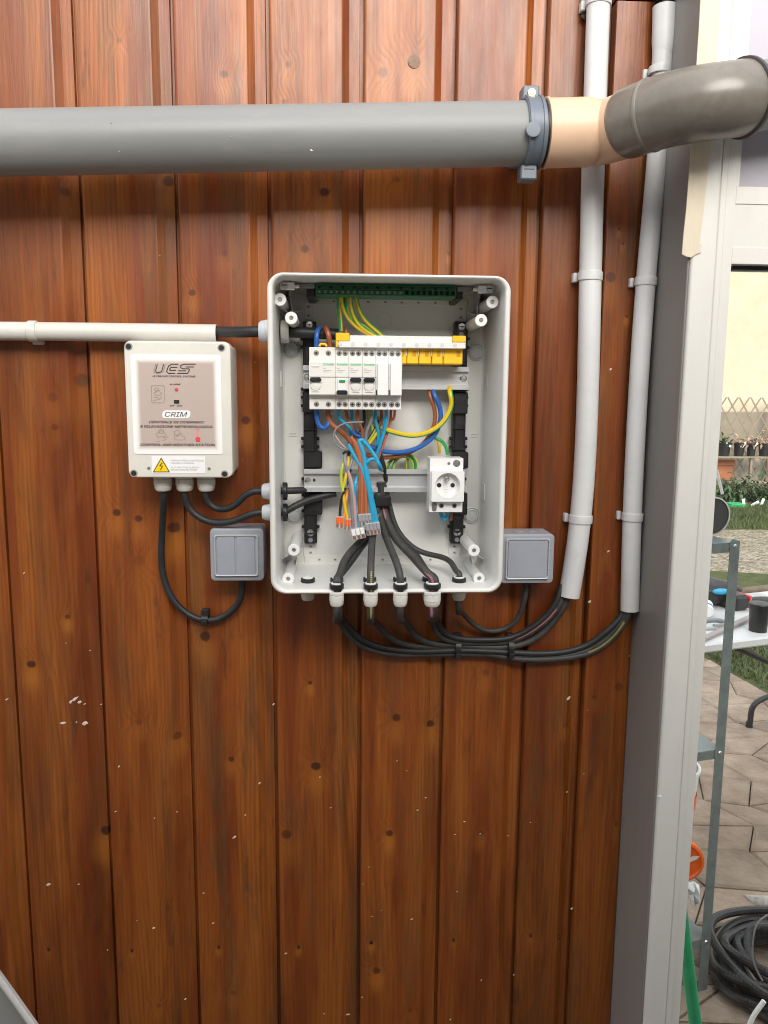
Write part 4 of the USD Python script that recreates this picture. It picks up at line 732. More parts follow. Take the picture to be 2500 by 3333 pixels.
# modular devices on the upper rail
DY, NY = -.088, -.0985
dz = [AZ('t3', 700, y, DY) for y in (128, 332, 532, 775, 967)]
xe = [AX('t3', x, 540, DY) for x in (110, 466, 645, 826, 1004, 1176, 1356)]
def device(i, label, kind):
    x0, x1 = xe[i]+.0002, xe[i+1]-.0002; zt, z1, z2, z3, zb = dz
    t = thing('circuit_breaker' if kind != 'blank' else 'relay_module', label, 'circuit breaker' if kind != 'blank' else 'relay module', ((x0+x1)/2, -.05, zb))
    c_ = .0007
    pr = [(-.0505, zb), (DY+c_, zb), (DY, zb+c_), (DY, z3-.0006), (NY+.0012, z3), (NY, z3+.0012), (NY, z2), (NY-.0006, z2+.0004), (NY-.0006, z1-.0012), (NY+.0008, z1), (DY, z1+.0005), (DY, zt-c_), (DY+c_, zt), (-.0505, zt)]
    part(t, 'body', prism_x(pr, x0, x1), off_white if kind != 'blank' else white_pl, smooth=False)
    n_ = 2
    for zz in (AZ('t3', 700, 207, DY), AZ('t3', 700, 896, DY)):
        for j in range(n_):
            x = x0 + (x1-x0)*(.27 + .46*j)
            s_ = part(t, 'terminal_screw', lathe([(.0036, -.0004), (.0036, .0002), (.0027, .0003), (.0026, -.0003)], [x, DY-.0002, zz], (0, -1, 0), 16), w_grey)
            part(s_, 'screw_head', [disc([x, DY+.0001, zz], (0, -1, 0), .0026, .0005, 14)], screw_dim); part(s_, 'cross_slot', [cb(x-.0018, x+.0018, DY-.0009, DY-.0003, zz-.0005, zz+.0005, .0001), cb(x-.0005, x+.0005, DY-.0009, DY-.0003, zz-.0018, zz+.0018, .0001)], dark_hole)
    zw = AZ('t3', 700, 366, NY)
    nf = NY-.0006
    if kind == 'blank':
        part(t, 'cover', pad((x0+x1)/2+.0006, (z1+z3)/2, (x1-x0)*.84, (z1-z3)*.985, .001, NY, NY-.006, .0012), white_pl)
        part(t, 'catch', cb(x0+.0002, x0+.0014, NY-.002, NY-.0002, z3+.0006, z3+.0075, .0002), handle_blk)
    else:
        two = kind == 'main'
        lx = x0 + (x1-x0)*(.54 if two else .10); part(t, 'brand_name', words('Schneider', lx, zw-.0006, .0030, nf-.00005, (x1-x0)*(.42 if two else .84), 0, True, .0002), brand_green, smooth=False)
        for j, wd in enumerate((.22, .62, .42)): part(t, 'lettering', cb(lx, lx+wd*.017, nf-.00025, nf+.0001, zw-.0052-j*.0022, zw-.0046-j*.0022, .0001), grey_print)
        hw = (x1-x0)*(.5 if two else 1.); hx = x0 + hw*.5
        if kind == 'rcbo':
            part(t, 'rocker_window', cb(hx-.0062, hx+.0062, nf-.0012, NY+.001, z3+.0015, z2-.0015, .0008), white_pl)
            part(t, 'test_button', cb(hx-.0040, hx+.0040, nf-.003, NY, AZ('t3', 700, 600, NY), AZ('t3', 700, 568, NY), .0006), green_btn)
            part(t, 'handle', cb(hx-.0076, hx+.0072, nf-.0065, NY, AZ('t3', 700, 768, NY), AZ('t3', 700, 706, NY), .0018), handle_blk)
        else:
            part(t, 'handle', cb(hx-.0076, hx+.0076, nf-.0065, NY, AZ('t3', 700, 592, NY), AZ('t3', 700, 540, NY), .0016), handle_blk)
            part(t, 'handle_slot', lathe([(.0066, -.004), (.0066, .0005), (.006, .0014), (0, .0022)], [hx, nf, AZ('t3', 700, 652, NY)], (0, -1, 0), 22), off_white)
            part(t, 'indicator_window', cb(hx-.0050, hx+.0050, nf-.0006, NY, AZ('t3', 700, 730, NY), AZ('t3', 700, 708, NY), .0003), white_pl)
        part(t, 'seam', cb(x0+.0002, x1-.0002, nf-.0002, NY+.0002, z2-.0002, z2+.0002, .00005), grey_print)
        part(t, 'lettering', cb(x0+.003, x0+.012, DY-.0002, DY+.0001, AZ('t3', 700, 826, DY), AZ('t3', 700, 822, DY), .00005), grey_print)
        if two: part(t, 'test_key', cb(hx-.0050, hx+.0048, nf-.0010, NY, AZ('t3', 700, 396, NY), AZ('t3', 700, 372, NY), .0006), white_pl)
device(0, 'double width white main breaker with one black lever, leftmost on the upper rail', 'main')
device(1, 'white breaker with a green button and a lowered black lever', 'rcbo')
device(2, 'white breaker with raised black lever, right after the green button breaker', 'mcb')
device(3, 'white breaker with raised black lever, left of the plain white modules', 'mcb')
device(4, 'plain white blank fronted module beside the black lever breakers', 'blank')
device(5, 'plain white blank fronted module next to the yellow tabs', 'blank')

# distribution block: white cover strip, yellow end caps, yellow tabs
bt, bb, bm = AZ('r1', 880, 455, -.094), AZ('r1', 880, 533, -.094), AZ('r1', 880, 497, -.094)
X = lambda x: AX('r1', x, 490, -.094)
bus = thing('distribution_block', 'white and yellow distribution block above the upper rail', 'distribution block', (X(885), -.06, bb))
part(bus, 'cover', cb(X(562), X(1214), -.094, -.060, bm, bt, .0008), white_pl); part(bus, 'lip', cb(X(492), X(1296), -.096, -.062, bb, bm+.0006, .0008), white_pl)
part(bus, 'end_cap', cb(X(474), X(561), -.0952, -.058, bm+.001, bt+.003, .001), yellow_pl); part(bus, 'end_cap', cb(X(1215), X(1301), -.0952, -.058, bm+.001, bt+.001, .001), yellow_pl)
part(bus, 'end_web', cb(X(474), X(490), -.0945, -.058, bb+.0005, bm+.002, .0006), yellow_pl); part(bus, 'end_web', cb(X(1297), X(1302), -.0945, -.058, bb+.0005, bm+.002, .0006), yellow_pl)
for i in range(10): part(bus, 'terminal_mark', disc([X(502+i*81), -.0961, (bm+bb)/2+.0008], (0, -1, 0), .0028, .0003, 14), gland_white)
part(bus, 'lettering', [words('DISTRIBUTION', X(855), bt-.0125, .0052, -.0941, X(990)-X(855), 0, False, .0002), cb(X(575), X(640), -.0942, -.0938, bt-.0095, bt-.0087, .0001), cb(X(655), X(720), -.0942, -.0938, bt-.0095, bt-.0087, .0001), cb(X(1065), X(1125), -.0942, -.0938, bt-.0145, bt-.0138, .0001), cb(X(1170), X(1188), -.0942, -.0938, bt-.0150, bt-.0070, .0002)], gland_white, smooth=False)
tz0, tz1 = AZ('r1', 1090, 636, -.086), AZ('r1', 1090, 534, -.086); XT = lambda x: AX('r1', x, 590, -.086)
part(bus, 'tab_frame', cb(XT(880), XT(1284), -.076, -.058, tz0, tz1, .0008), yellow_pl)
for (xa, xb) in ((892, 925), (928, 1000), (1004, 1080), (1085, 1155), (1160, 1280)):
    tb = part(bus, 'tab', cb(XT(xa), XT(xb), -.086, -.070, tz0+.0003, tz1, .0012), yellow_pl)
    part(tb, 'entry', cb(XT(xb)-.0085, XT(xb)-.0030, -.0862, -.084, tz0+.010, tz1-.003, .0004), M('yellow_entry', (.62, .29, .005), .45) if not stage.GetPrimAtPath('/World/Looks/yellow_entry') else UsdShade.Material.Get(stage, '/World/Looks/yellow_entry'))
    if xa > 900: part(bus, 'divider', cb(XT(xa)-.0016, XT(xa)-.0004, -.0868, -.075, tz1-.011, tz1, .0003), gland_white)

# modular socket outlet
SY, SN = -.088, -.0985
zz = lambda y, Y=SN: AZ('r2', 1175, y, Y)
xs = lambda x, Y=SN: AX('r2', x, 350, Y)
so = thing('socket_outlet', 'white modular power socket clipped to the lower rail', 'socket', (xs(1180), -.05, zz(522)))
sx0, sx1 = xs(1071, SY), xs(1281, SY)
part(so, 'body', prism_x([(-.0500, zz(522, SY)), (SY+.0007, zz(522, SY)), (SY, zz(520, SY)), (SY, zz(182, SY)), (SY+.0007, zz(180, SY)), (-.0500, zz(180, SY))], sx0, sx1), white_pl, smooth=False)
fpoly = sg.Polygon(rr(xs(1187), (zz(262)+zz(455))/2, xs(1291)-xs(1084), zz(262)-zz(455), .0015)); sc_ = (xs(1186), zz(352)); hole = sg.Point(*sc_).buffer(.0172, 20)
part(so, 'face', plate(fpoly.difference(hole), SY+.0002, SN), white_pl, smooth=25)
part(so, 'recess', lathe([(.0173, -.0002), (.0168, .0006), (.0158, .0102), (0, .0104)], [sc_[0], SN, sc_[1]], (0, 1, 0), 32), white_pl)
for x, y, r in ((1131, 350, .0034), (1217, 350, .0034)): c = A('r2', x, y, SN+.0100); part(so, 'pin_hole', disc(c+[0, .0003, 0], (0, -1, 0), r*.92, .0006, 14), dark_hole)
c = A('r2', 1179, 310, SN+.008); part(so, 'earth_pin', [disc(c+[0, .002, 0], (0, -1, 0), .0040, .0024, 16), lathe([(.0023, 0), (.0023, .010), (.0012, .012), (0, .0122)], c+[0, .0016, 0], (0, -1, 0), 12)], screw_m)
for j, y in enumerate((377, 394, 411)): part(so, 'lettering', cb(sc_[0]-.0035, sc_[0]+.0018, SN+.0098, SN+.0105, zz(y, SN+.01)-.0004, zz(y, SN+.01)+.0004, .0001), gland_white)
for x, y in ((1146, 481), (1228, 481)):
    c = A('r2', x, y, SY); s_ = part(so, 'terminal_screw', disc(c+[0, .0002, 0], (0, -1, 0), .0034, .0005, 16), w_grey); part(s_, 'screw_head', disc(c+[0, -.0002, 0], (0, -1, 0), .0022, .0005, 12), dark_hole)
c = A('r2', 1242, 211, SY); part(so, 'wire_entry', disc(c+[0, .0002, 0], (0, -1, 0), .0050, .0005, 18), screw_dim); c = A('r2', 1193, 211, SY); part(so, 'wire_entry', disc(c+[0, .0002, 0], (0, -1, 0), .0021, .0005, 12), screw_dim)
c = A('r2', 1100, 486, SY); part(so, 'release_slot', pad(c[0], c[2], .0068, .0135, .0033, SY+.0002, SY-.0003, .0001), screw_dim)

# ---------------------------------------------------------------- cables and wires
WIRES = 'loose wiring inside the enclosure'
def wire(label, pts, r, m, stripe=None, cat='wire', nm='wire', n=44, sides=9):
    p = spl([A(*q) for q in pts], n)
    if not stripe: return solo(nm, tube(p, r, sides), m, label, cat)
    t = thing(nm, label, cat, p[0]); part(t, 'insulation', tube(p, r, sides), m)
    tt_, a_, b_ = frames(p); off = np.cross(tt_, [0, 1, 0]); off /= np.linalg.norm(off, axis=1, keepdims=True)+1e-9
    part(t, 'stripe', tube(p + off*r*.42 + np.array([0, -r*.30, 0]), r*.62, 8), stripe); return t
def q5(Y, *pts): return [('s5', p[0], p[1], p[2] if len(p) > 2 else Y) for p in pts]
def q1(Y, *pts): return [('r1', p[0], p[1], p[2] if len(p) > 2 else Y) for p in pts]
def q2(Y, *pts): return [('r2', p[0], p[1], p[2] if len(p) > 2 else Y) for p in pts]
def cable(label, k, pts, r, m=None, marks=None, Yd=-.012, nm='cable', n=60):
    p = spl([A(k, q[0], q[1], q[2] if len(q) > 2 else Yd) for q in pts], n)
    t = thing(nm, label, 'cable', p[0]); part(t, 'sheath', tube(p, r, 14), m or rubber)
    if marks:
        mat_, u0, u1, side = marks; tt_, _, _ = frames(p); side_v = np.cross(tt_, [0, 1, 0]); side_v /= np.linalg.norm(side_v, axis=1, keepdims=True)+1e-9
        i0, i1 = int(u0*(n-1)), int(u1*(n-1)); fine = spl(p[i0:i1+1], 240); sv = spl(side_v[i0:i1+1], 240); dashes = []
        for j in range(0, 236, 4):
            c = fine[j:j+3] + sv[j:j+3]*r*side + np.array([0, -r*math.sqrt(max(0, 1-side*side)), 0]); dashes.append(tube(c + np.array([0, r*.12, 0]), r*.24, 6))
        part(t, 'printed_marking', dashes, mat_, smooth=False)
    return t
# control box cables
cable('black cable looping from the control box down to the two rocker switch', 'r4', [(468, 225, -.045), (466, 300, -.043), (455, 550, -.02), (450, 850, -.010), (482, 1020, -.009), (560, 1170, -.009), (680, 1280, -.010), (800, 1322, -.012), (930, 1308, -.012), (1050, 1228, -.014), (1108, 1120, -.020), (1120, 985, -.026), (1120, 960, -.026)], .0049)
cable('black cable from the control box to the lower left gland of the enclosure', 'r4', [(640, 225, -.045), (642, 285, -.045), (668, 370, -.042), (740, 452, -.042), (860, 508, -.045), (980, 512, -.050), (1100, 482, -.056), (1200, 442, -.060), (1285, 428, -.060), (1360, 428, -.060), (1440, 432, -.060), (1560, 375, -.058), (1660, 330, -.052), (1760, 300, -.046), (1900, 270, -.043)], .0049)
cable('black cable from the control box to the upper of two left glands', 'r4', [(812, 225, -.045), (815, 285, -.045), (840, 345, -.043), (900, 392, -.043), (980, 398, -.047), (1062, 365, -.053), (1140, 292, -.058), (1210, 256, -.060), (1285, 252, -.060), (1440, 250, -.060), (1600, 245, -.052), (1720, 240, -.040), (1800, 235, -.032)], .0049)
cable('thick black supply cable from the cream conduit into the upper left of the enclosure', 'r3', [(800, 240, CY), (1000, 240, CY), (1100, 241, CY-.003), (1250, 243, -.040), (1400, 240, -.053), (1480, 237, -.055), (1600, 237, -.055), (1700, 240, -.055), (1900, 248, -.055), (2100, 258, -.054), (2300, 270, -.052)], .0076)
tie = lambda k, x, y, Y, r, label, axd=(1, 0, 0), h=None: None
def ziptie(label, c, along, r1, r2, w=.0035):
    """a flat strap round an oval bundle, with its square head and tail"""
    t = thing('cable_tie', label, 'cable tie', c); g = np.linspace(0, 2*math.pi, 33)[:-1]; along = np.asarray(along, float)/np.linalg.norm(along); up2 = np.cross(along, [0, 1, 0]); up2 = up2 if up2[2] > 0 else -up2
    v, f = [], []
    for h, e in ((-w, 0), (-w, .0016), (w, .0016), (w, 0)):
        for a_ in g: v.append(c + along*h + (r2+e)*math.sin(a_)*up2 + np.array([0, (r1+e)*math.cos(a_), 0]))
    for i in range(4):
        for j in range(32): k = (j+1) % 32; i2 = (i+1) % 4; f += [(i*32+j, i*32+k, i2*32+k), (i*32+j, i2*32+k, i2*32+j)]
    part(t, 'strap', trimesh.Trimesh(np.array(v), np.array(f), process=False), black_pl)
    hd = c + np.array([0, -r1-.0022, -r2*.55]); part(t, 'head', cb(hd[0]-.0042, hd[0]+.0042, hd[1]-.0028, hd[1]+.0030, hd[2]-.0038, hd[2]+.0038, .0008), black_pl)
    ft = c + up2*(r2+.003); part(t, 'wall_base', cb(ft[0]-.0055, ft[0]+.0055, -.012, -.0003, ft[2]-.0048, ft[2]+.0052, .001), black_pl)
    return t
ziptie('black clip at the bottom of the cable loop under the two rocker switch', A('r4', 812, 1315, -.012), (1, 0, 0), .0062, .0062, .0048)
# five bottom cables and their runs
def botx(i): return BOT[i]
def run(label, i, inside, outside, r, marks=None, m=None, dx=0.):
    """one continuous cable: from inside the box, through its bottom gland, along the wall"""
    b = BOT[i] + [dx, 0, 0]; n_in = len(inside)
    blend = {n_in-1: (.90, .010), n_in-2: (.55, 0), n_in-3: (.20, 0)} if i >= 5 else {}            # the run comes forward to stand straight in its gland
    pin = [A('r2', x, y, Y + (b[1]-Y)*blend.get(j, (0, 0))[0] + (.010 if dx else 0.)) for j, (x, y, Y) in enumerate(inside)]; pout = [A('ov', x, y, Y) for x, y, Y in outside]
    pts = pin + [b+[0, 0, .010], b+[0, 0, -.008], b+[0, 0, -.038]] + pout; p = spl(pts, 110)
    t = thing('cable', label, 'cable', b); part(t, 'sheath', tube(p, r, 13), m or rubber_gr)
    if marks:
        for (mat_, lo, hi, side) in marks:
            tt_, _, _ = frames(p); sv0 = np.cross(tt_, [0, 1, 0]); sv0 /= np.linalg.norm(sv0, axis=1, keepdims=True)+1e-9; i0, i1 = int(lo*109), int(hi*109)
            fine = spl(p[i0:i1+1], 320); sv = spl(sv0[i0:i1+1], 320); ds = []
            for j in range(0, 316, 4): ds.append(tube(fine[j:j+4] + sv[j:j+4]*r*side + np.array([0, -r*math.sqrt(1-side*side)+r*.26, 0]), r*.40, 6))
            part(t, 'printed_marking', ds, mat_, smooth=False)
    return t
B1, B2 = (988, 1100), 0
run('worn black cable from the left bottom gland, lowest in the bundle under the enclosure', 6, [(745, 400, -.050), (720, 560, -.056), (670, 660, -.060), (590, 750, -.066), (520, 850, -.073), (492, 930, -.080)], [(735, 1345, -.045), (770, 1387, -.022), (830, 1410, -.016), (900, 1414, -.014), (985, 1412, -.012), (1100, 1416, -.012), (1200, 1418, -.012), (1275, 1401, -.014), (1325, 1364, -.020), (1352, 1325, -.024), (1358, 1295, CY)], .0050)
run('second worn cable beside the left bottom gland, joining the bundle on the thinner conduit', 6, [(755, 400, -.046), (735, 570, -.052), (700, 660, -.056), (640, 740, -.062), (560, 850, -.068), (495, 930, -.077)], [(740, 1338, -.049), (778, 1378, -.028), (835, 1400, -.022), (905, 1407, -.018), (985, 1405, -.016), (1100, 1409, -.016), (1200, 1410, -.016), (1268, 1393, -.017), (1312, 1362, -.022), (1345, 1325, -.022), (1352, 1295, CY)], .0046, None, rubber, .003)
run('black cable with yellow printing through the second bottom gland', 7, [(770, 380, -.044), (735, 560, -.056), (712, 660, -.064), (702, 760, -.070), (697, 880, -.078)], [(812, 1345, -.045), (845, 1378, -.024), (895, 1395, -.018), (985, 1399, -.013), (1100, 1421, -.013), (1200, 1423, -.014), (1280, 1407, -.015), (1332, 1368, -.021), (1358, 1325, -.026), (1364, 1295, CY)], .0050, [(yellow_ink, .05, .35, .1), (yellow_ink, .85, .95, .5)])
run('grey worn cable through the third bottom gland', 8, [(775, 360, -.042), (755, 520, -.050), (780, 640, -.056), (830, 770, -.066), (872, 880, -.077)], [(876, 1342, -.045), (905, 1378, -.024), (950, 1392, -.017), (990, 1394, -.014), (1100, 1397, -.013), (1160, 1376, -.014), (1205, 1330, -.020), (1224, 1292, -.024), (1227, 1262, CY)], .0050)
run('thick black cable with pink printing through the fourth bottom gland', 9, [(758, 330, -.050), (765, 420, -.048), (790, 540, -.052), (850, 680, -.060), (960, 800, -.068), (1050, 900, -.078)], [(935, 1338, -.045), (950, 1372, -.024), (985, 1385, -.018), (1040, 1388, -.014), (1100, 1384, -.014), (1150, 1362, -.016), (1193, 1326, -.022), (1213, 1292, -.024), (1218, 1262, CY)], .0056, [(pink_ink, .04, .42, -.15), (pink_ink, .80, .93, .3)])
run('plain black cable from the right bottom gland up to the single rocker switch', 5, [(775, 330, -.046), (800, 420, -.044), (825, 520, -.042), (870, 640, -.044), (1000, 765, -.046), (1120, 800, -.046), (1205, 840, -.045), (1245, 900, -.043)], [(1000, 1325, -.030), (1028, 1352, -.016), (1070, 1363, -.012), (1110, 1345, -.014), (1130, 1308, -.020), (1137, 1268, -.024), (1137, 1250, -.026)], .0040)
run('black cable above the others in the bundle, ending in the wider conduit', 9, [(782, 330, -.042), (800, 430, -.040), (815, 560, -.046), (880, 690, -.056), (990, 800, -.064), (1062, 905, -.075)], [(942, 1335, -.049), (960, 1366, -.028), (990, 1379, -.022), (1045, 1382, -.020), (1100, 1378, -.018), (1145, 1357, -.020), (1187, 1322, -.024), (1206, 1290, -.026), (1212, 1262, CY)], .0045, None, rubber, .004)
for x, lab in ((988, 'black cable tie round the left of the cable bundle, under the fourth gland'), (1102, 'black cable tie round the bundle below the single rocker switch')):
    ziptie(lab, A('ov', x, 1401, -.0145), (1, 0, -.05), .0095, .0135, .0042)
a, b = A('r2', 712, 418, -.060), A('r2', 820, 478, -.040); solo('cable_tie', cb(a[0], b[0], -.062, -.036, b[2], a[2], .0025), black_pl, 'wide black strap binding the dark cables under the lower rail', 'cable tie')

YG = dict(stripe=w_green)
wire('blue supply wire curling into the top of the main breaker', q1(-.075, (352, 530), (352, 470, -.078), (358, 425, -.074), (372, 412, -.062), (380, 440, -.05)), .0034, w_blue)
wire('brown supply wire looping over into the top of the main breaker', q1(-.075, (436, 530), (432, 470, -.078), (420, 425, -.076), (408, 412, -.064), (398, 445, -.052)), .0036, w_brown)
wire('short blue wire end at the left cap of the distribution block', q1(-.07, (500, 455), (502, 428), (505, 425, -.06)), .0028, w_blue)
wire('short brown wire end at the left cap of the distribution block', q1(-.07, (540, 455), (540, 425), (538, 420, -.06)), .0026, w_brown)
solo('wire_ring', tube(spl(q_ := [A('r1', x, y, -.082) for x, y in ((372, 522), (375, 510), (395, 507), (412, 512), (414, 522))], 16), .0016, 8), yellow_pl, 'small yellow cable marker ring above the main breaker', 'cable marker')
for i, (lab, pts, m, st) in enumerate((
    ('green wire dropping straight from the terminal strip to a blue end', [(490, 205), (492, 260), (500, 330), (506, 425)], w_green, w_yellow),
    ('yellow earth wire leftmost of the curved bunch under the terminal strip', [(512, 205), (522, 270), (560, 350), (640, 420), (705, 455)], w_yellow, w_green),
    ('green earth wire in the middle of the curved bunch under the terminal strip', [(540, 205), (545, 290), (580, 360), (650, 395), (720, 450)], w_green, w_lime),
    ('yellow earth wire in the middle of the curved bunch under the terminal strip', [(568, 205), (578, 290), (620, 380), (690, 435), (735, 460)], w_yellow, w_green),
    ('yellow earth wire rightmost of the curved bunch under the terminal strip', [(602, 205), (625, 290), (665, 360), (725, 415), (775, 458)], w_yellow, w_green))):
    wire(lab, q1(-.058, *[(x, y, -.084 + .004*j - .003*(i % 2)) for j, (x, y) in enumerate(pts)]), .0026, m, st)
# big arcs right of the breakers
wire('thick brown wire arcing from under the upper rail down towards the bundle', q5(-.050, (1155, -60, -.04), (1160, 20), (1205, 160), (1212, 300), (1160, 450), (1050, 575), (900, 655), (750, 690), (600, 690, -.046), (470, 660, -.045)), .0030, w_brown)
wire('thick blue wire arcing beside the brown one into the bundle', q5(-.055, (1190, -60, -.04), (1205, 10), (1262, 140), (1275, 270), (1222, 430), (1105, 548), (950, 618), (790, 640), (650, 625), (520, 575, -.050), (400, 470, -.048), (320, 400, -.046)), .0034, w_blue)
wire('thick yellow and green wire sweeping left in front of the blue and brown arcs', q5(-.062, (1370, -60, -.05), (1380, 10), (1393, 90), (1362, 210), (1275, 335), (1130, 425), (985, 455), (850, 440), (700, 398), (620, 350, -.052), (590, 250, -.05)), .0035, w_yellow, w_green)
wire('green and yellow coil loop behind the lower rail, outer turn', q5(-.040, (690, 830), (720, 750), (800, 685), (885, 655), (965, 680), (1010, 745), (1005, 830)), .0024, w_green, w_yellow)
wire('green and yellow coil loop behind the lower rail, inner turn', q5(-.038, (760, 830), (785, 740), (850, 685), (930, 695), (975, 755), (980, 830)), .0024, w_lime, w_green)
wire('green and yellow wire end standing behind the lower rail', q5(-.036, (918, 830), (915, 760), (925, 700), (960, 690)), .0022, w_green, w_yellow)
wire('green wire bending into the top of the power socket', q5(-.060, (1200, 480, -.04), (1240, 492), (1295, 525), (1338, 600), (1350, 665)), .0024, w_green)
wire('short yellow wire hanging behind the green socket wire', q5(-.040, (1245, 495), (1256, 560), (1262, 650)), .0022, w_yellow)
wire('blue loop hanging below the main breaker', q1(-.070, (352, 915), (356, 985), (375, 1030), (400, 1042), (424, 1018), (430, 960, -.055)), .0034, w_blue)
wire('thick brown wire from the main breaker sweeping down into the bundle', q1(-.068, (428, 915), (426, 975), (450, 1020), (505, 1060), (545, 1100, -.062), (590, 1150, -.060), (620, 1200, -.058)), .0036, w_brown)
def drops():
    L = [('light blue wire under the green button breaker', [(172, 175), (178, 260), (250, 330), (330, 430)], w_cyan), ('brown wire under the green button breaker', [(250, 175), (270, 260), (320, 380), (360, 520)], w_brown),
         ('light blue wire left under the first black lever breaker', [(312, 175), (318, 280), (300, 400), (283, 560)], w_cyan), ('brown wire under the first black lever breaker', [(382, 175), (378, 270), (420, 380), (432, 520)], w_brown),
         ('black wire under the second black lever breaker', [(445, 175), (450, 270), (440, 340), (410, 420)], w_black), ('olive yellow wire under the second black lever breaker', [(490, 175), (495, 260), (540, 380), (520, 520)], w_lime),
         ('grey wire under the second black lever breaker', [(520, 175), (525, 290), (480, 400), (470, 560)], w_grey),
         ('light blue wire under the first plain module', [(575, 175), (575, 300), (600, 420), (590, 560)], w_cyan), ('orange brown wire under the first plain module', [(630, 175), (632, 300), (560, 420), (500, 560)], w_brown),
         ('light blue wire under the second plain module, running straight down', [(688, 175), (690, 280), (655, 450), (600, 620), (580, 690)], w_cyan), ('pale blue thin wire behind the salmon one', [(665, 260), (660, 400), (625, 520), (600, 640)], w_cyan),
         ('long salmon wire from the second plain module down to the bundle', [(740, 175), (728, 320), (680, 480), (630, 620), (598, 715)], w_salmon), ('short salmon wire hooked under the second plain module', [(778, 175), (776, 250), (760, 285), (735, 260)], w_salmon),
         ('dark blue wire crossing the bundle under the breakers', [(310, 400), (360, 450), (410, 470), (500, 560), (560, 600)], w_blue)]
    for i, (lab, pts, m) in enumerate(L): wire(lab, q5(-.066, *[(x, y, -.070 + .010*j/len(pts) + .004*(i % 3)) for j, (x, y) in enumerate(pts)]), .0023 if m is not w_salmon else .0019, m)
drops()
wire('thin grey wire looping out left of the bundle', q5(-.080, (440, 310), (380, 312), (270, 320), (165, 365), (118, 460), (150, 555), (230, 605), (300, 630)), .0013, w_grey)
wire('thin pink wire inside the grey loop', q5(-.076, (130, 440), (180, 520), (240, 585), (300, 635)), .0011, w_pink)
wire('black wire running down behind the light blue ones', q5(-.052, (590, 290), (600, 480), (620, 650), (660, 790), (690, 1000, -.04)), .0034, w_black)
wire('yellow and black pair slanting in the bundle, upper', q5(-.058, (480, 530), (540, 440), (600, 330)), .0022, w_lime, w_black); wire('yellow wire slanting in the bundle, lower', q5(-.060, (505, 545), (560, 470), (610, 390)), .0020, w_yellow)
for lab, pts, m, r in (
    ('light blue wire from the left of the bundle to the right clear connector', [(275, 548), (350, 690), (430, 830), (480, 1000), (530, 1180), (575, 1400)], w_cyan, .0025),
    ('light blue wire bent sharply at its top, running to the right clear connector', [(470, 560, -.07), (430, 505), (398, 510), (420, 590), (455, 760), (495, 1020), (530, 1240), (552, 1400)], w_cyan, .0027),
    ('light blue wire doubling back from the sharp bend', [(425, 505), (480, 560), (540, 640), (590, 720), (640, 830, -.06)], w_cyan, .0025),
    ('light blue hoop above the lower rail', [(478, 750), (520, 715), (570, 715), (605, 765), (620, 820, -.065)], w_cyan, .0024),
    ('light blue wire curving in front of the lower rail to the left clear connector', [(395, 870, -.078), (358, 960), (348, 1100), (358, 1290), (400, 1450)], w_cyan, .0024),
    ('light blue wire lying rightmost in the bundle over the lower rail', [(460, 700, -.075), (490, 900), (540, 1150), (592, 1405)], w_cyan, .0024),
    ('brown wire leftmost in front of the lower rail', [(330, 520), (375, 650), (402, 830), (402, 1020), (398, 1310)], w_brown, .0022),
    ('brown wire second in front of the lower rail', [(352, 545), (405, 700), (425, 900), (425, 1100), (421, 1310)], w_brown2, .0021),
    ('brown wire third in front of the lower rail', [(376, 530), (425, 740), (448, 960), (446, 1130), (444, 1310)], w_brown, .0022),
    ('brown wire rightmost in front of the lower rail', [(300, 470), (400, 620), (455, 900), (470, 1130), (469, 1310)], w_brown2, .0022),
    ('orange wire ending in the right orange connector', [(275, 1030, -.08), (258, 1130), (245, 1230), (232, 1340)], w_orange, .0022),
    ('yellow wire ending between the orange connectors', [(288, 650, -.075), (262, 850), (225, 1050), (238, 1200), (268, 1350)], w_yellow, .0022),
    ('lime wire bowing out left in front of the lower rail', [(278, 650, -.072), (218, 780), (200, 900), (212, 1020), (225, 1060)], w_lime, .0022),
    ('pale pink wire ending in the white clear connector', [(240, 690, -.08), (262, 810), (308, 950), (340, 1150), (362, 1450)], w_pink, .0026),
    ('grey wire ending in the white clear connector', [(260, 640, -.078), (240, 730), (285, 900), (312, 1120), (330, 1450)], w_grey, .0024),
    ('dark grey wire ending in the left orange connector', [(300, 820, -.074), (260, 980), (205, 1150), (188, 1340)], w_black, .0020),
    ('grey wire crossing over the pink one', [(340, 640, -.08), (300, 780), (260, 900), (250, 1020)], w_grey, .0018)):
    wire(lab, q5(-.088, *[p if len(p) > 2 else (p[0], p[1], -.088 - .004*(j/6)) for j, p in enumerate(pts)]), r, m)
solo('cable_bunch_collar', tube(spl(P('s5', -.080, (230, 630), (250, 650), (275, 640), (300, 655)), 10), .0032, 10), w_black, 'dark twist holding the thin wires left of the bundle', 'tie')
wire('light blue wire hook under the power socket', q5(-.070, (1275, 1285), (1290, 1335), (1315, 1362), (1345, 1335), (1352, 1285)), .0026, w_cyan); wire('brown wire end under the power socket', q5(-.068, (1382, 1280), (1383, 1330), (1380, 1372)), .0028, w_brown)
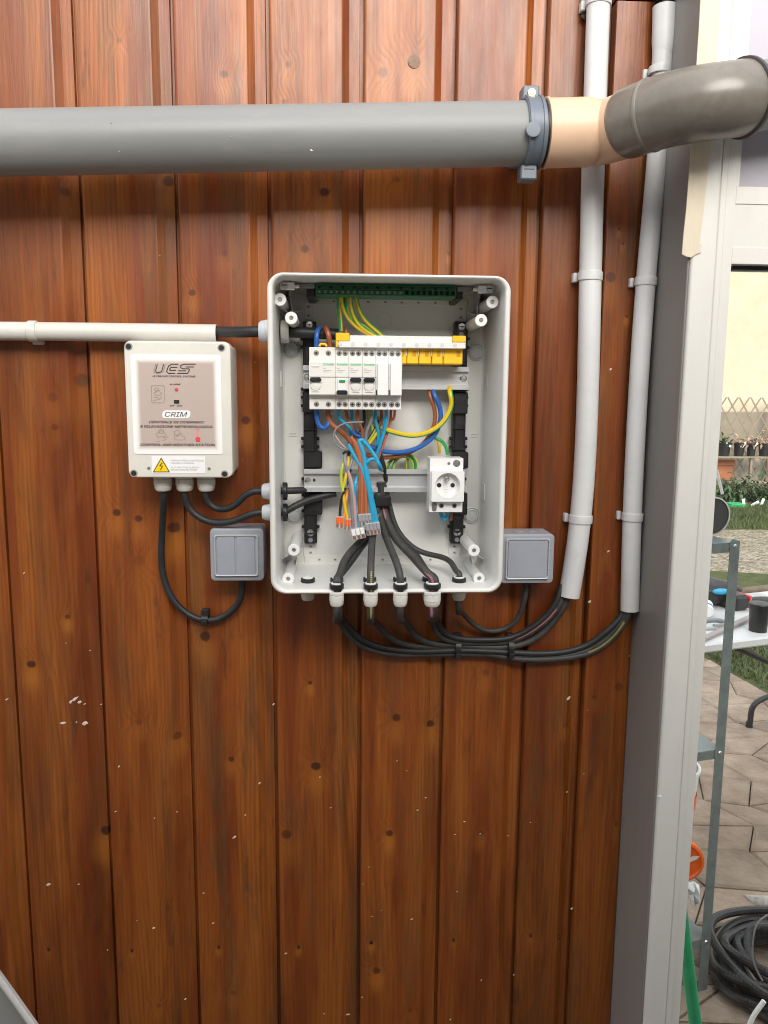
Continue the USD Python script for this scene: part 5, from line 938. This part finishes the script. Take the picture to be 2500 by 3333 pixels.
# lever connectors
def connector(label, k, x, y, w, h, ang, Y, levers, lev_m, n=2):
    c = A(k, x, y, Y); t = thing('lever_connector', label, 'wire connector', c); W, H = w*.30139/2420, h*.30139/2420
    R_ = lambda m_: rot(m_, c, (0, 1, 0), ang)
    part(t, 'body', R_(cb(c[0]-W/2, c[0]+W/2, c[1]-.0045, c[1]+.0045, c[2]-H/2, c[2]+H/2, .0009)), clear_pl)
    for j in range(n):
        u = c[0] - W/2 + W*(j+.5)/n; part(t, 'lever', R_(cb(u-W/n*.40, u+W/n*.40, c[1]-.0062, c[1]-.0044, c[2]-H*.10, c[2]+H*.46, .0006)), lev_m)
        part(t, 'contact', R_(cb(u-W/n*.32, u+W/n*.32, c[1]-.0050, c[1]-.0046, c[2]-H*.42, c[2]-H*.16, .0001)), levers)
copper = M('copper_contact', (.80, .42, .30), .3, metal=1.)
connector('orange lever wire connector, left of the pair', 's5', 185, 1392, 88, 135, 3, -.092, copper, orange_pl); connector('orange lever wire connector, right of the pair', 's5', 268, 1412, 72, 130, 6, -.090, copper, orange_pl)
connector('clear connector with a glossy white top, lowest of the group', 's5', 385, 1512, 150, 125, -12, -.096, copper, white_pl, 3); connector('clear grey connector on the brown wires', 's5', 458, 1362, 150, 135, -4, -.090, screw_dim, lever_gr, 4)
connector('clear grey connector on the light blue wires, rightmost of the group', 's5', 545, 1460, 160, 140, -8, -.094, copper, lever_gr, 4)

# ---------------------------------------------------------------- loose cover at the lower left corner
c0, c1_ = A('s3', -8, 1562, -.24), A('s3', 142, 1772, -.24)
dv = (c1_-c0)/np.linalg.norm(c1_-c0); nv = np.array([dv[2], 0, -dv[0]]); nv = nv if nv[0] < 0 else -nv      # towards the cover's middle
ang = math.degrees(math.atan2(-dv[2], dv[0]))
mid = (c0+c1_)/2 + dv*.13 + nv*.16; cy0 = -.24
lidm = thing('loose_cover', 'corner of a grey plastic cover with a pale rim at the bottom left', 'cover', mid)
Lq = lambda d, r: rr(mid[0], mid[2], .42-2*d, .32-2*d, r, 8)
part(lidm, 'rim', rot(loft([(cy0+.014, Lq(.004, .02)), (cy0+.004, Lq(0, .021)), (cy0+.001, Lq(.0012, .020)), (cy0, Lq(.004, .018)), (cy0+.0014, Lq(.0072, .014)), (cy0+.010, Lq(.0080, .0135))], False, False), mid, (0, 1, 0), ang), rim_grey)
part(lidm, 'panel', rot(loft([(cy0+.012, Lq(.0072, .0138)), (cy0+.0095, Lq(.0082, .013))]), mid, (0, 1, 0), ang), M('cover_panel_grey', (.33, .34, .325), .4, var=.05))

# ---------------------------------------------------------------- garden behind the glazed door
gw = solo('garden_wall', cb(-6, 16, q_wall[1]+.6, q_wall[1]+.85, GZ-.02, 4.6, .01), M('cream_render', (.58, .50, .37), .85, var=.14, scale=1.6, bump=.3, bscale=20, dust=((.46, .38, .28), .5)), 'tall cream rendered wall at the back of the garden', 'wall')
ply = q_wall[1] + .56
part_pl = solo('wall_plinth', cb(-6, 16, ply-.02, ply+.035, GZ-.02, AZ('s6', 900, 700, ply), .01), M('grey_beige_render', (.32, .275, .215), .9, var=.2, scale=2.5, bump=.4, bscale=14), 'grey beige lower band along the cream garden wall', 'wall base')
ty_ = q_wall[1] + .30
lz1, lz0, lx0, lx1 = AZ('s6', 900, 530, ty_), AZ('s6', 900, 1640, ty_), AX('s6', 300, 1000, ty_), AX('s6', 1500, 1000, ty_)
tre = thing('trellis', 'brown diamond lattice trellis in front of the cream garden wall', 'trellis', ((lx0+lx1)/2, ty_, GZ)); sl = []; pit = .20; Hh = lz1-lz0
trel_m = M('trellis_wood', (.25, .20, .145), .8, var=.25, scale=6)
clipbox = sg.box(lx0, lz0, lx1, lz1)
for s in (1, -1):
    n_ = int((lx1-lx0+Hh)/pit)+2
    for i in range(n_):
        xb = lx0 + i*pit - (Hh*.62 if s > 0 else 0); ln = sg.LineString([(xb, lz0), (xb+s*Hh*.62, lz1)]).intersection(clipbox)
        if ln.is_empty or ln.geom_type != 'LineString' or ln.length < .05: continue
        sl.append(plate(ln.buffer(.0115, cap_style='flat'), ty_-.005*s, ty_-.005*s+.008))
part(tre, 'lattice_slats', sl, trel_m, kind='stuff', smooth=False); part(tre, 'post', [cb(x-.03, x+.03, ty_+.012, ty_+.06, GZ, lz1, .004) for x in (lx0, (lx0+lx1)/2+.35, lx1)], trel_m)
part(tre, 'low_rail', cb(lx0, lx1, ty_-.03, ty_-.008, AZ('s6', 800, 1560, ty_), AZ('s6', 800, 1535, ty_), .003), M('pale_batten', (.42, .36, .27), .8))
by = q_wall[1] - .1
bz = AZ('s6', 800, 1232, by); bench = thing('plant_bench', 'narrow wooden shelf bench holding black plant pots before the trellis', 'bench', (AX('s6', 800, 1240, by), by, GZ)); bxa, bxb = AX('s6', 250, 1240, by), AX('s6', 1500, 1240, by)
part(bench, 'board', cb(bxa, bxb, by-.13, by+.14, bz-.03, bz, .004), trel_m)
for u in (.05, .5, .95): part(bench, 'leg', cb(bxa+(bxb-bxa)*u-.02, bxa+(bxb-bxa)*u+.02, by-.10, by-.06, GZ, bz-.0305, .003), trel_m)
leafd = M('dry_leaf', (.42, .30, .22), .7, var=.3, scale=8); leafg = M('bed_leaf', (.045, .085, .030), .55, var=.45, scale=6)
potm = M('black_pot', (.014, .014, .016), .45)
r_ = np.random.default_rng(3)
def leaves(c, n, R, hgt, size, seed):
    r = np.random.default_rng(seed); out_v, out_f = [], []
    for i in range(n):
        o = c + np.array([r.normal(0, R), r.normal(0, R*.7), abs(r.normal(0, hgt))]); d = r.normal(0, 1, 3); d /= np.linalg.norm(d); s = np.cross(d, [0, 0, 1]); s /= np.linalg.norm(s)+1e-9; L = size*r.uniform(.6, 1.4)
        b = len(out_v)*1; out_v += [o, o+d*L*.5+s*L*.22, o+d*L-np.array([0, 0, L*.2]), o+d*L*.5-s*L*.22]; out_f += [(b, b+1, b+2), (b, b+2, b+3)]
    return trimesh.Trimesh(np.array(out_v), np.array(out_f), process=False)
for i, (x, wpx, lab) in enumerate(((380, 150, 'hidden'), (575, 150, 'black plant pot with a pale tag, leftmost on the wooden bench'), (755, 130, 'black plant pot with dry stems, second on the wooden bench'), (900, 110, 'black plant pot with white drooping tag, third on the wooden bench'), (1060, 150, 'black plant pot with brown leaves at the right edge of the view'))):
    if i == 0: continue
    c = A('s6', x, 1232, by-.02); c[2] = bz; hp = AZ('s6', x, 1075, by)-bz; rp = wpx*.27125/2600*(by+DIST)/2
    t = thing('plant_pot', lab, 'plant pot', c, 'black plant pots on the bench'); part(t, 'pot', lathe([(0, .001), (rp*.78, .001), (rp, hp*.9), (rp*1.07, hp*.9), (rp*1.07, hp), (rp*.95, hp), (rp*.9, hp*.85), (0, hp*.85)], c, (0, 0, 1), 18), potm)
    part(t, 'plant', leaves(c+[0, 0, hp*.85], 40, rp*.6, .07, .10, 20+i), leafd if i > 1 else leafg, smooth=False)
    tg = c + np.array([rp*.3, -rp*.9, hp*.85]); part(t, 'tag', rot(cb(tg[0]-.016, tg[0]+.016, tg[1]-.002, tg[1], tg[2]-.04, tg[2]+.06, .001), tg, (0, 1, 0), (-55, 35, 50, 20)[i-1]), paper)
tb_ = by + .22; a, b = A('s6', 470, 1275, tb_), A('s6', 665, 1525, tb_); tbx = thing('terracotta_planter', 'terracotta planter box below the bench, left edge of the garden view', 'planter', ((a[0]+b[0])/2, tb_, b[2])); tm_ = M('terracotta', (.36, .13, .06), .7, var=.2, scale=6)
part(tbx, 'box', cb(a[0]-.3, b[0], tb_-.05, tb_+.03, b[2], a[2]-.10, .01), tm_); part(tbx, 'rim', cb(a[0]-.3, b[0]+.015, tb_-.07, tb_+.04, a[2]-.0995, a[2], .01), tm_)
solo('low_wall', cb(AX('s6', 670, 1400, ply-.06), 16, ply-.12, ply-.025, GZ-.02, AZ('s6', 900, 1255, ply-.06), .01), M('pale_low_wall', (.38, .35, .29), .85, var=.12, scale=3), 'pale low wall behind the trellis, under the bench', 'wall')
bed0, bed1 = q_bed[1]+.05, q_wall[1]+.1
lv = []
for j in range(14): lv.append(leaves(np.array([4.4+j*.32, (bed0+bed1)/2, GZ+.01]), 300, .20, .16, .10, 60+j))
solo('ground_cover', lv, leafg, 'dark green leafy ground cover along the foot of the trellis', 'plants', kind='stuff', smooth=False)
for i, (x, y, tilt) in enumerate(((815, 1800, 12), (945, 1830, -60), (1035, 1795, -18))):
    c = A('s6', x, y, bed0-.02); c[2] = max(c[2], GZ+.05); solo('plant_tag', rot(cb(c[0]-.022, c[0]+.022, c[1]-.0015, c[1]+.0015, c[2]-.07, c[2]+.07, .0006), c, (0, 1, 0), -tilt), paper, ('upright white plant tag in the bed, left of the other two', 'white plant tag lying tilted in the bed', 'upright white plant tag in the bed, near the right edge')[i], 'plant tag')
a, b = gg('s6', 655, 1868), gg('s6', 850, 1868); solo('green_tray', [cb(a[0], b[0], a[1]-.02, a[1]+.25, GZ+.012, GZ+.05, .006), cb(a[0]+.02, b[0]-.02, a[1], a[1]+.22, GZ+.0502, GZ+.075, .006)], M('bright_green_plastic', (.02, .42, .16), .4), 'bright green plant tray at the edge of the bed', 'tray')

# galvanised rack just behind the glass
galv = M('galvanised_steel', (.20, .235, .235), .42, metal=.35, var=.14, scale=40, rvar=.08)
kx, ky = G('s7', 785, 312, 1.185)[:2]
zs_ = [G('s7', 690, 300, 0)] and [None]
z_top, z_mid, z_low = zat('s7', 690, 312, kx, ky), zat('r8', 590, 822, kx, ky), zat('s8', 540, 1222, kx, ky)
rack = thing('shelf_rack', 'galvanised metal shelf rack standing behind the glass door', 'shelf rack', (kx-.2, ky+.15, GZ))
ang_r = 14; ux, uy = math.cos(math.radians(ang_r)), math.sin(math.radians(ang_r)); U = np.array([-ux, -uy, 0]); V = np.array([-uy*-1*-1, ux, 0]); V = np.array([-uy, ux, 0]); K = np.array([kx, ky, 0])
def rbox(u0, u1, v0, v1, z0, z1, c=.001):
    m = cb(u0, u1, v0, v1, z0, z1, c); v = m.vertices; m.vertices = K + v[:, :1]*U + v[:, 1:2]*V + np.c_[np.zeros((len(v), 2)), v[:, 2]]; m.faces = m.faces[:, ::-1]; return m
for u, v in ((0, 0), (.42, 0), (0, .34), (.42, .34)):
    su, sv_ = (1 if u == 0 else -1), (1 if v == 0 else -1)
    part(rack, 'leg', [rbox(*sorted((u, u+su*.030)), *sorted((v, v+sv_*.0018)), GZ, z_top+.004, .0004), rbox(*sorted((u, u+su*.0018)), *sorted((v+sv_*.002, v+sv_*.030)), GZ, z_top+.004, .0004)], galv)
for zz_ in (z_top, z_mid, z_low):
    sh = part(rack, 'shelf', [rbox(.0022, .4178, .0022, .3378, zz_-.002, zz_, .0004), rbox(.002, .418, .0022, .0042, zz_-.026, zz_-.0022, .0004), rbox(.002, .418, .3358, .3378, zz_-.026, zz_-.0022, .0004), rbox(.0022, .0042, .005, .335, zz_-.026, zz_-.0022, .0004)], galv)
    part(rack, 'bolt', lathe([(.006, 0), (.006, .001), (.004, .003), (0, .0034)], K + U*.016 + V*-.0002 + [0, 0, zz_-.010], -V, 14), screw_m)
for j in range(26): zz_ = z_top - .06 - j*.045; part(rack, 'leg_hole', lathe([(.0032, 0), (.0032, .0004), (0, .0004)], K + U*.016 + V*-.0001 + [0, 0, zz_], -V, 8), screw_dim) if j % 3 == 0 else None
dc = A('s6', 428, 1925, ky+.10); rd = .052; dc[2] = z_top + rd + .001
md = thing('round_disc', 'dark grey round disc with pale rim standing on the top shelf of the rack', 'disc', dc)
part(md, 'face', disc(dc, (.15, -1, 0), rd-.003, .004, 32), M('dark_grey_disc', (.06, .06, .062), .5, var=.1)); part(md, 'rim', lathe([(rd-.004, -.002), (rd, -.001), (rd, .006), (rd-.004, .007)], dc, (.15, -1, 0), 36), gland_white)
pa, pb = A('s6', 490, 1400, ky+.16), A('s6', 560, 1690, ky+.14); part(md, 'handle', tube([pa, (pa+pb)/2, pb], [.004, .004, .004], 10), off_white)
# things on and by the rack
lc = A('r8', 395, 1385, .62); rdm = thing('orange_lid', 'bright orange bucket lid with a white paint smear, leaning behind the door frame', 'lid', lc)
part(rdm, 'lid', lathe([(.060, .008), (.062, 0), (.062, -.006), (.056, -.009), (.053, -.004), (0, -.004)], lc, (.25, 1, .15), 36), orange_pl)
part(rdm, 'paint_smear', hull([lc + np.array([.25, 1, .15])/1.04*-.0 + np.array([x*.001, -.0065+dy-.25*x*.001-.15*z*.001, z*.001]) for x, z in ((18, 4), (30, 16), (46, 20), (40, 10), (24, -2)) for dy in (0, .002)]), white_pl)
bc_ = A('r8', 440, 1000, .95); bk_ = thing('paint_bucket', 'white paint bucket with dark inside and orange mark, mostly hidden by the door frame', 'bucket', bc_)
zr = bc_[2]+.06; part(bk_, 'pail', lathe([(0, .0), (.072, .0), (.085, .17), (.089, .172), (.089, .18), (.082, .18), (.070, .01), (0, .01)], [bc_[0]-.058, bc_[1], zr-.18], (0, 0, 1), 28), white_pl)
part(bk_, 'dark_filling', disc([bc_[0]-.058, bc_[1], zr-.05], (0, 0, 1), .077, .004, 24), dark_hole); part(bk_, 'orange_band', lathe([(.0805, .06), (.0830, .10), (.0825, .105)], [bc_[0]-.058, bc_[1], zr-.18], (0, 0, 1), 28), orange_pl)
stl = z_mid
pp_ = np.array(P('s8', ky+.06, (240, 570), (300, 575), (400, 610), (425, 640), (410, 740), (425, 850), (402, 900), (330, 800), (270, 740)))
pc_ = pp_.mean(0); rr_ = np.random.default_rng(8); cr = []
for i in range(9):
    p0, p1 = pp_[i], pp_[(i+1) % 9]; cr.append((p0, p1))
vv = np.vstack([pp_ + rr_.normal(0, .004, pp_.shape), (pp_*.6+pc_*.4) + np.c_[np.zeros(9), -.02+rr_.normal(0, .008, 9), np.zeros(9)], [pc_+[0, -.012, 0]]]); ff = []
for i in range(9): k = (i+1) % 9; ff += [(i, k, 9+k), (i, 9+k, 9+i), (9+i, 9+k, 18)]
solo('crumpled_paper', trimesh.Trimesh(vv, np.array(ff), process=False), paper, 'crumpled white paper lying over the lowest rack shelf', 'paper', smooth=False)
ga, gb = A('s8', 262, 1150, .10), A('s8', 412, 2330, .10); gd = (gb-ga)/np.linalg.norm(gb-ga)
solo('green_pole', tube([ga-gd*.35, ga, gb, gb+gd*.1], [.011, .0112, .0115, .0115], 18), M('green_pole_plastic', (.01, .30, .12), .35, var=.06), 'bright green pole leaning behind the lower part of the glass door', 'pole')
# coil of black corrugated hose on the paving
cc_ = np.array([1.262, .80, GZ+.024]); 
hose = thing('hose_coil', 'coil of black corrugated hose lying on the paving by the rack', 'hose coil', cc_)
rc = np.random.default_rng(12)
for lay in range(12):
    R0 = .215 - .030*(lay % 4) + rc.uniform(-.010, .010); zc = cc_[2] + .014 + (lay//4)*.027; g = np.linspace(0, 2*math.pi, 361); ph0 = rc.uniform(0, 6)
    p = np.c_[cc_[0] + R0*np.cos(g) + .014*np.cos(2*g+ph0) + rc.uniform(-.01, .01), cc_[1] + R0*.9*np.sin(g) + .012*np.sin(3*g+ph0), zc + .022*np.sin(g+ph0)]
    part(hose, 'turn', tube(p, .0128 + .0005*np.sin(np.arange(361)*2.1), 10), hose_blk)
part(hose, 'white_tie', tube(spl(P('s8', .60, (1010, 2230), (1060, 2120), (1150, 1990), (1180, 1950)), 10), .006, 8), paper)
part(hose, 'binding_wire', tube(spl(P('s8', .62, (1223, 970), (1110, 1060), (1055, 1250), (1060, 1500), (1160, 1720)), 20), .0025, 6), w_grey)
pr2 = gg('s8', 1165, 905); rsc = np.random.default_rng(4); so_v = rsc.normal(0, 1, (26, 3))*[.034, .022, .012] + pr2 + [0, 0, .024]
so_v[:, 2] = np.maximum(so_v[:, 2], GZ+.014); solo('plastic_scrap', trimesh.convex.convex_hull(so_v), M('dirty_film', (.42, .40, .38), .35, var=.2, scale=90), 'pale plastic scrap on the paving behind the hose coil', 'scrap', smooth=50)
# folding table with tools
TZ = .74
tf0, tf1, tb0 = G('s7', 200, 1958, TZ), G('s7', 1229, 1835, TZ), G('s7', 700, 1055, TZ)
te = tf1-tf0; te[2] = 0; te /= np.linalg.norm(te); tn = np.array([-te[1], te[0], 0]); tdep = (tb0-tf0)@tn; T0 = tf0 - te*.55
tab = thing('folding_table', 'white plastic folding table with dark legs on the grass, covered with tools', 'table', T0 + te*.8 + tn*tdep/2 + [0, 0, GZ-TZ])
tw = M('table_plastic', (.60, .60, .61), .42, var=.03)
def tbx_(u0, u1, v0, v1, z0, z1, c=.004):
    m = cb(u0, u1, v0, v1, z0, z1, c); v = m.vertices; m.vertices = np.array([T0[0], T0[1], 0]) + v[:, :1]*te + v[:, 1:2]*tn + np.c_[np.zeros((len(v), 2)), v[:, 2]]; return m
part(tab, 'top', tbx_(0, 1.8, 0, tdep, TZ-.032, TZ, .006), tw)
legm = M('dark_steel_tube', (.035, .035, .037), .4, metal=.3)
tu = lambda u, v, z: np.array([T0[0], T0[1], 0]) + te*u + tn*v + np.array([0, 0, z])
for u in (.25, 1.55):
    part(tab, 'leg', tube(spl([tu(u, .10, TZ-.034), tu(u, .09, .3), tu(u, .06, GZ+.05), tu(u, .04, GZ+.012)], 14), .014, 12), legm); part(tab, 'leg', tube(spl([tu(u, tdep-.10, TZ-.034), tu(u, tdep-.09, .3), tu(u, tdep-.06, GZ+.05), tu(u, tdep-.04, GZ+.012)], 14), .014, 12), legm)
    part(tab, 'cross_bar', tube([tu(u, .088, .18), tu(u, tdep/2, .18), tu(u, tdep-.088, .18)], .012, 10), legm); part(tab, 'brace', tube([tu(u, tdep/2, .18), tu(u+(.25 if u < 1 else -.25), tdep/2, .45), tu(u+(.5 if u < 1 else -.5), tdep/2, TZ-.034)], .011, 10), legm)
fa = gg('r8', 752, 738); fl = [fa+[0, 0, .01], fa+[.004, .0, .06], zat('r8', 775, 620, fa[0], fa[1])*np.array([0, 0, 1])+fa*[1, 1, 0]+[.012, 0, 0], fa+[.12, .03, .17], fa+[.6, .15, .20]]
part(tab, 'leg', tube(spl(fl, 24), .014, 12), legm); part(tab, 'foot', lathe([(.017, 0), (.018, .02), (.015, .045)], fa+[0, 0, .0], (0, 0, 1), 14), black_pl)
br0, br1 = G('r8', 690, 322, .62), G('r8', 900, 415, .50); part(tab, 'brace', tube([br0, (br0+br1)/2, br1], .012, 10), legm)
def on(k, x, y, z=TZ): return G(k, x, y, z)
c = on('s7', 1065, 1735); cp_ = thing('black_cup', 'black plastic beaker with a rim standing at the right of the white table', 'beaker', c); part(cp_, 'body', lathe([(0, 0), (.030, 0), (.033, .082), (.037, .083), (.038, .094), (.034, .095), (.031, .09), (0, .088)], c, (0, 0, 1), 24), black_pl); part(cp_, 'lid', lathe([(.0375, .0952), (.036, .1), (0, .103)], c, (0, 0, 1), 24), black_pl)
c = on('s7', 800, 1390); pb_ = thing('tool_pouch', 'dark tool pouch with a red edge on the white table', 'tool pouch', c); part(pb_, 'pouch', rot(cb(c[0]-.055, c[0]+.012, c[1]-.03, c[1]+.06, c[2]+.0005, c[2]+.062, .012), c, (0, 0, 1), 15), black_pl); part(pb_, 'red_edge', rot(cb(c[0]+.0125, c[0]+.022, c[1]-.03, c[1]+.06, c[2]+.008, c[2]+.058, .003), c, (0, 0, 1), 15), ink_red)
c = on('s7', 420, 1370); bg = thing('black_bag', 'crumpled black bag with a light blue patch at the back of the white table', 'bag', c)
r_ = np.random.default_rng(5); ic = trimesh.creation.icosphere(3, 1.); nv_ = ic.vertices*(1+.35*(meshkit.fbm(ic.vertices*1.8+7, 3)[:, None]-.5)); part(bg, 'bag', trimesh.Trimesh(nv_*[.15, .09, .055]+c+[-.03, .08, .05], ic.faces), black_pl, smooth=True); part(bg, 'blue_patch', trimesh.Trimesh(ic.vertices*[.035, .012, .012]+c+[.005, -.012, .068], ic.faces), w_cyan, smooth=True)
c = on('s7', 1150, 1380); gl = thing('work_glove', 'black work glove lying behind the beaker on the white table', 'glove', c); part(gl, 'palm', trimesh.Trimesh(nv_*[.09, .035, .018]+c+[.02, .03, .02], ic.faces), black_pl, smooth=True); part(gl, 'cuff', tube(spl([c+[-.08, .02, .014], c+[-.05, .025, .018], c+[.0, .03, .02]], 8), .014, 10), black_pl)
for j in range(3): part(gl, 'finger', tube(spl([c+[.07, .02+.015*j, .02], c+[.12, .01+.02*j, .018], c+[.15, .0+.024*j, .010]], 8), [.010]*6+[.008, .006], 8), black_pl)
c = on('s7', 300, 1530); bo = thing('spray_bottle', 'small blue and white bottle lying at the left of the white table', 'bottle', c); d_ = np.array([.35, .9, .12]); part(bo, 'body', lathe([(0, -.035), (.022, -.034), (.024, -.02), (.024, .03), (.012, .045), (.011, .055), (0, .056)], c+[0, .03, .028], d_, 20), white_pl); part(bo, 'blue_band', lathe([(.0243, -.018), (.0246, -.01), (.0243, -.002)], c+[0, .03, .028], d_, 20), w_blue)
c = on('s7', 330, 1700); pn = thing('pruning_shears', 'grey handled shears with an orange grip spot on the white table', 'shears', c); part(pn, 'handle', tube(spl([c+[-.10, 0, .012], c+[-.02, .02, .02], c+[.045, .025, .02], c+[.055, .0, .016], c+[.0, -.012, .012]], 20), .009, 10), w_grey); part(pn, 'blade', hull([c+[x, y, z] for x, y in ((-.1, -.012), (-.02, -.025), (.03, -.02), (-.08, .004)) for z in (.004, .012)]), zinc); part(pn, 'grip_spot', trimesh.Trimesh(ic.vertices*[.012, .008, .008]+c+[-.06, .005, .024], ic.faces), w_orange, smooth=True)
a, b = on('s7', 190, 1900), on('s7', 960, 1560); a[2] += .008; b[2] += .012; solo('flat_bar', rot(hull([p+[0, dy, dz] for p in (a-(b-a)*.1, b) for dy in (-.014, .014) for dz in (-.004, .004)]), a, (0, 0, 1), 0), M('dull_grey_bar', (.30, .27, .26), .6), 'long grey flat bar lying diagonally across the white table', 'bar')
a, b = on('s7', 560, 1125, TZ+.02), on('s7', 1229, 1050, TZ+.03); solo('wooden_stick', tube([a-(b-a)*.5, a, b], [.011, .012, .014], 12), M('dark_stick', (.16, .12, .085), .7, var=.2), 'brown wooden stick along the back edge of the white table', 'stick')
for j, (y0, y1) in enumerate(((1215, 1225), (1262, 1255))):
    a, b = on('s7', 840, y0, TZ+.006), on('s7', 1260, y1, TZ+.006); solo('metal_rod', tube([a, (a+b)/2, b+(b-a)*.3], .006, 10), M('rod_grey', (.20, .17, .16), .5) if j == 0 else UsdShade.Material.Get(stage, '/World/Looks/rod_grey'), ('thin grey rod behind the beaker, farther of the two', 'thin grey rod behind the beaker, nearer of the two')[j], 'rod')
a, b = on('s7', 250, 1115, TZ+.02), on('s7', 545, 1110, TZ+.02); solo('dark_board', cb(a[0]-.3, b[0]+.02, a[1], a[1]+.02, TZ+.0005, TZ+.016, .002), legm, 'thin dark slat along the back of the white table, left part', 'slat')
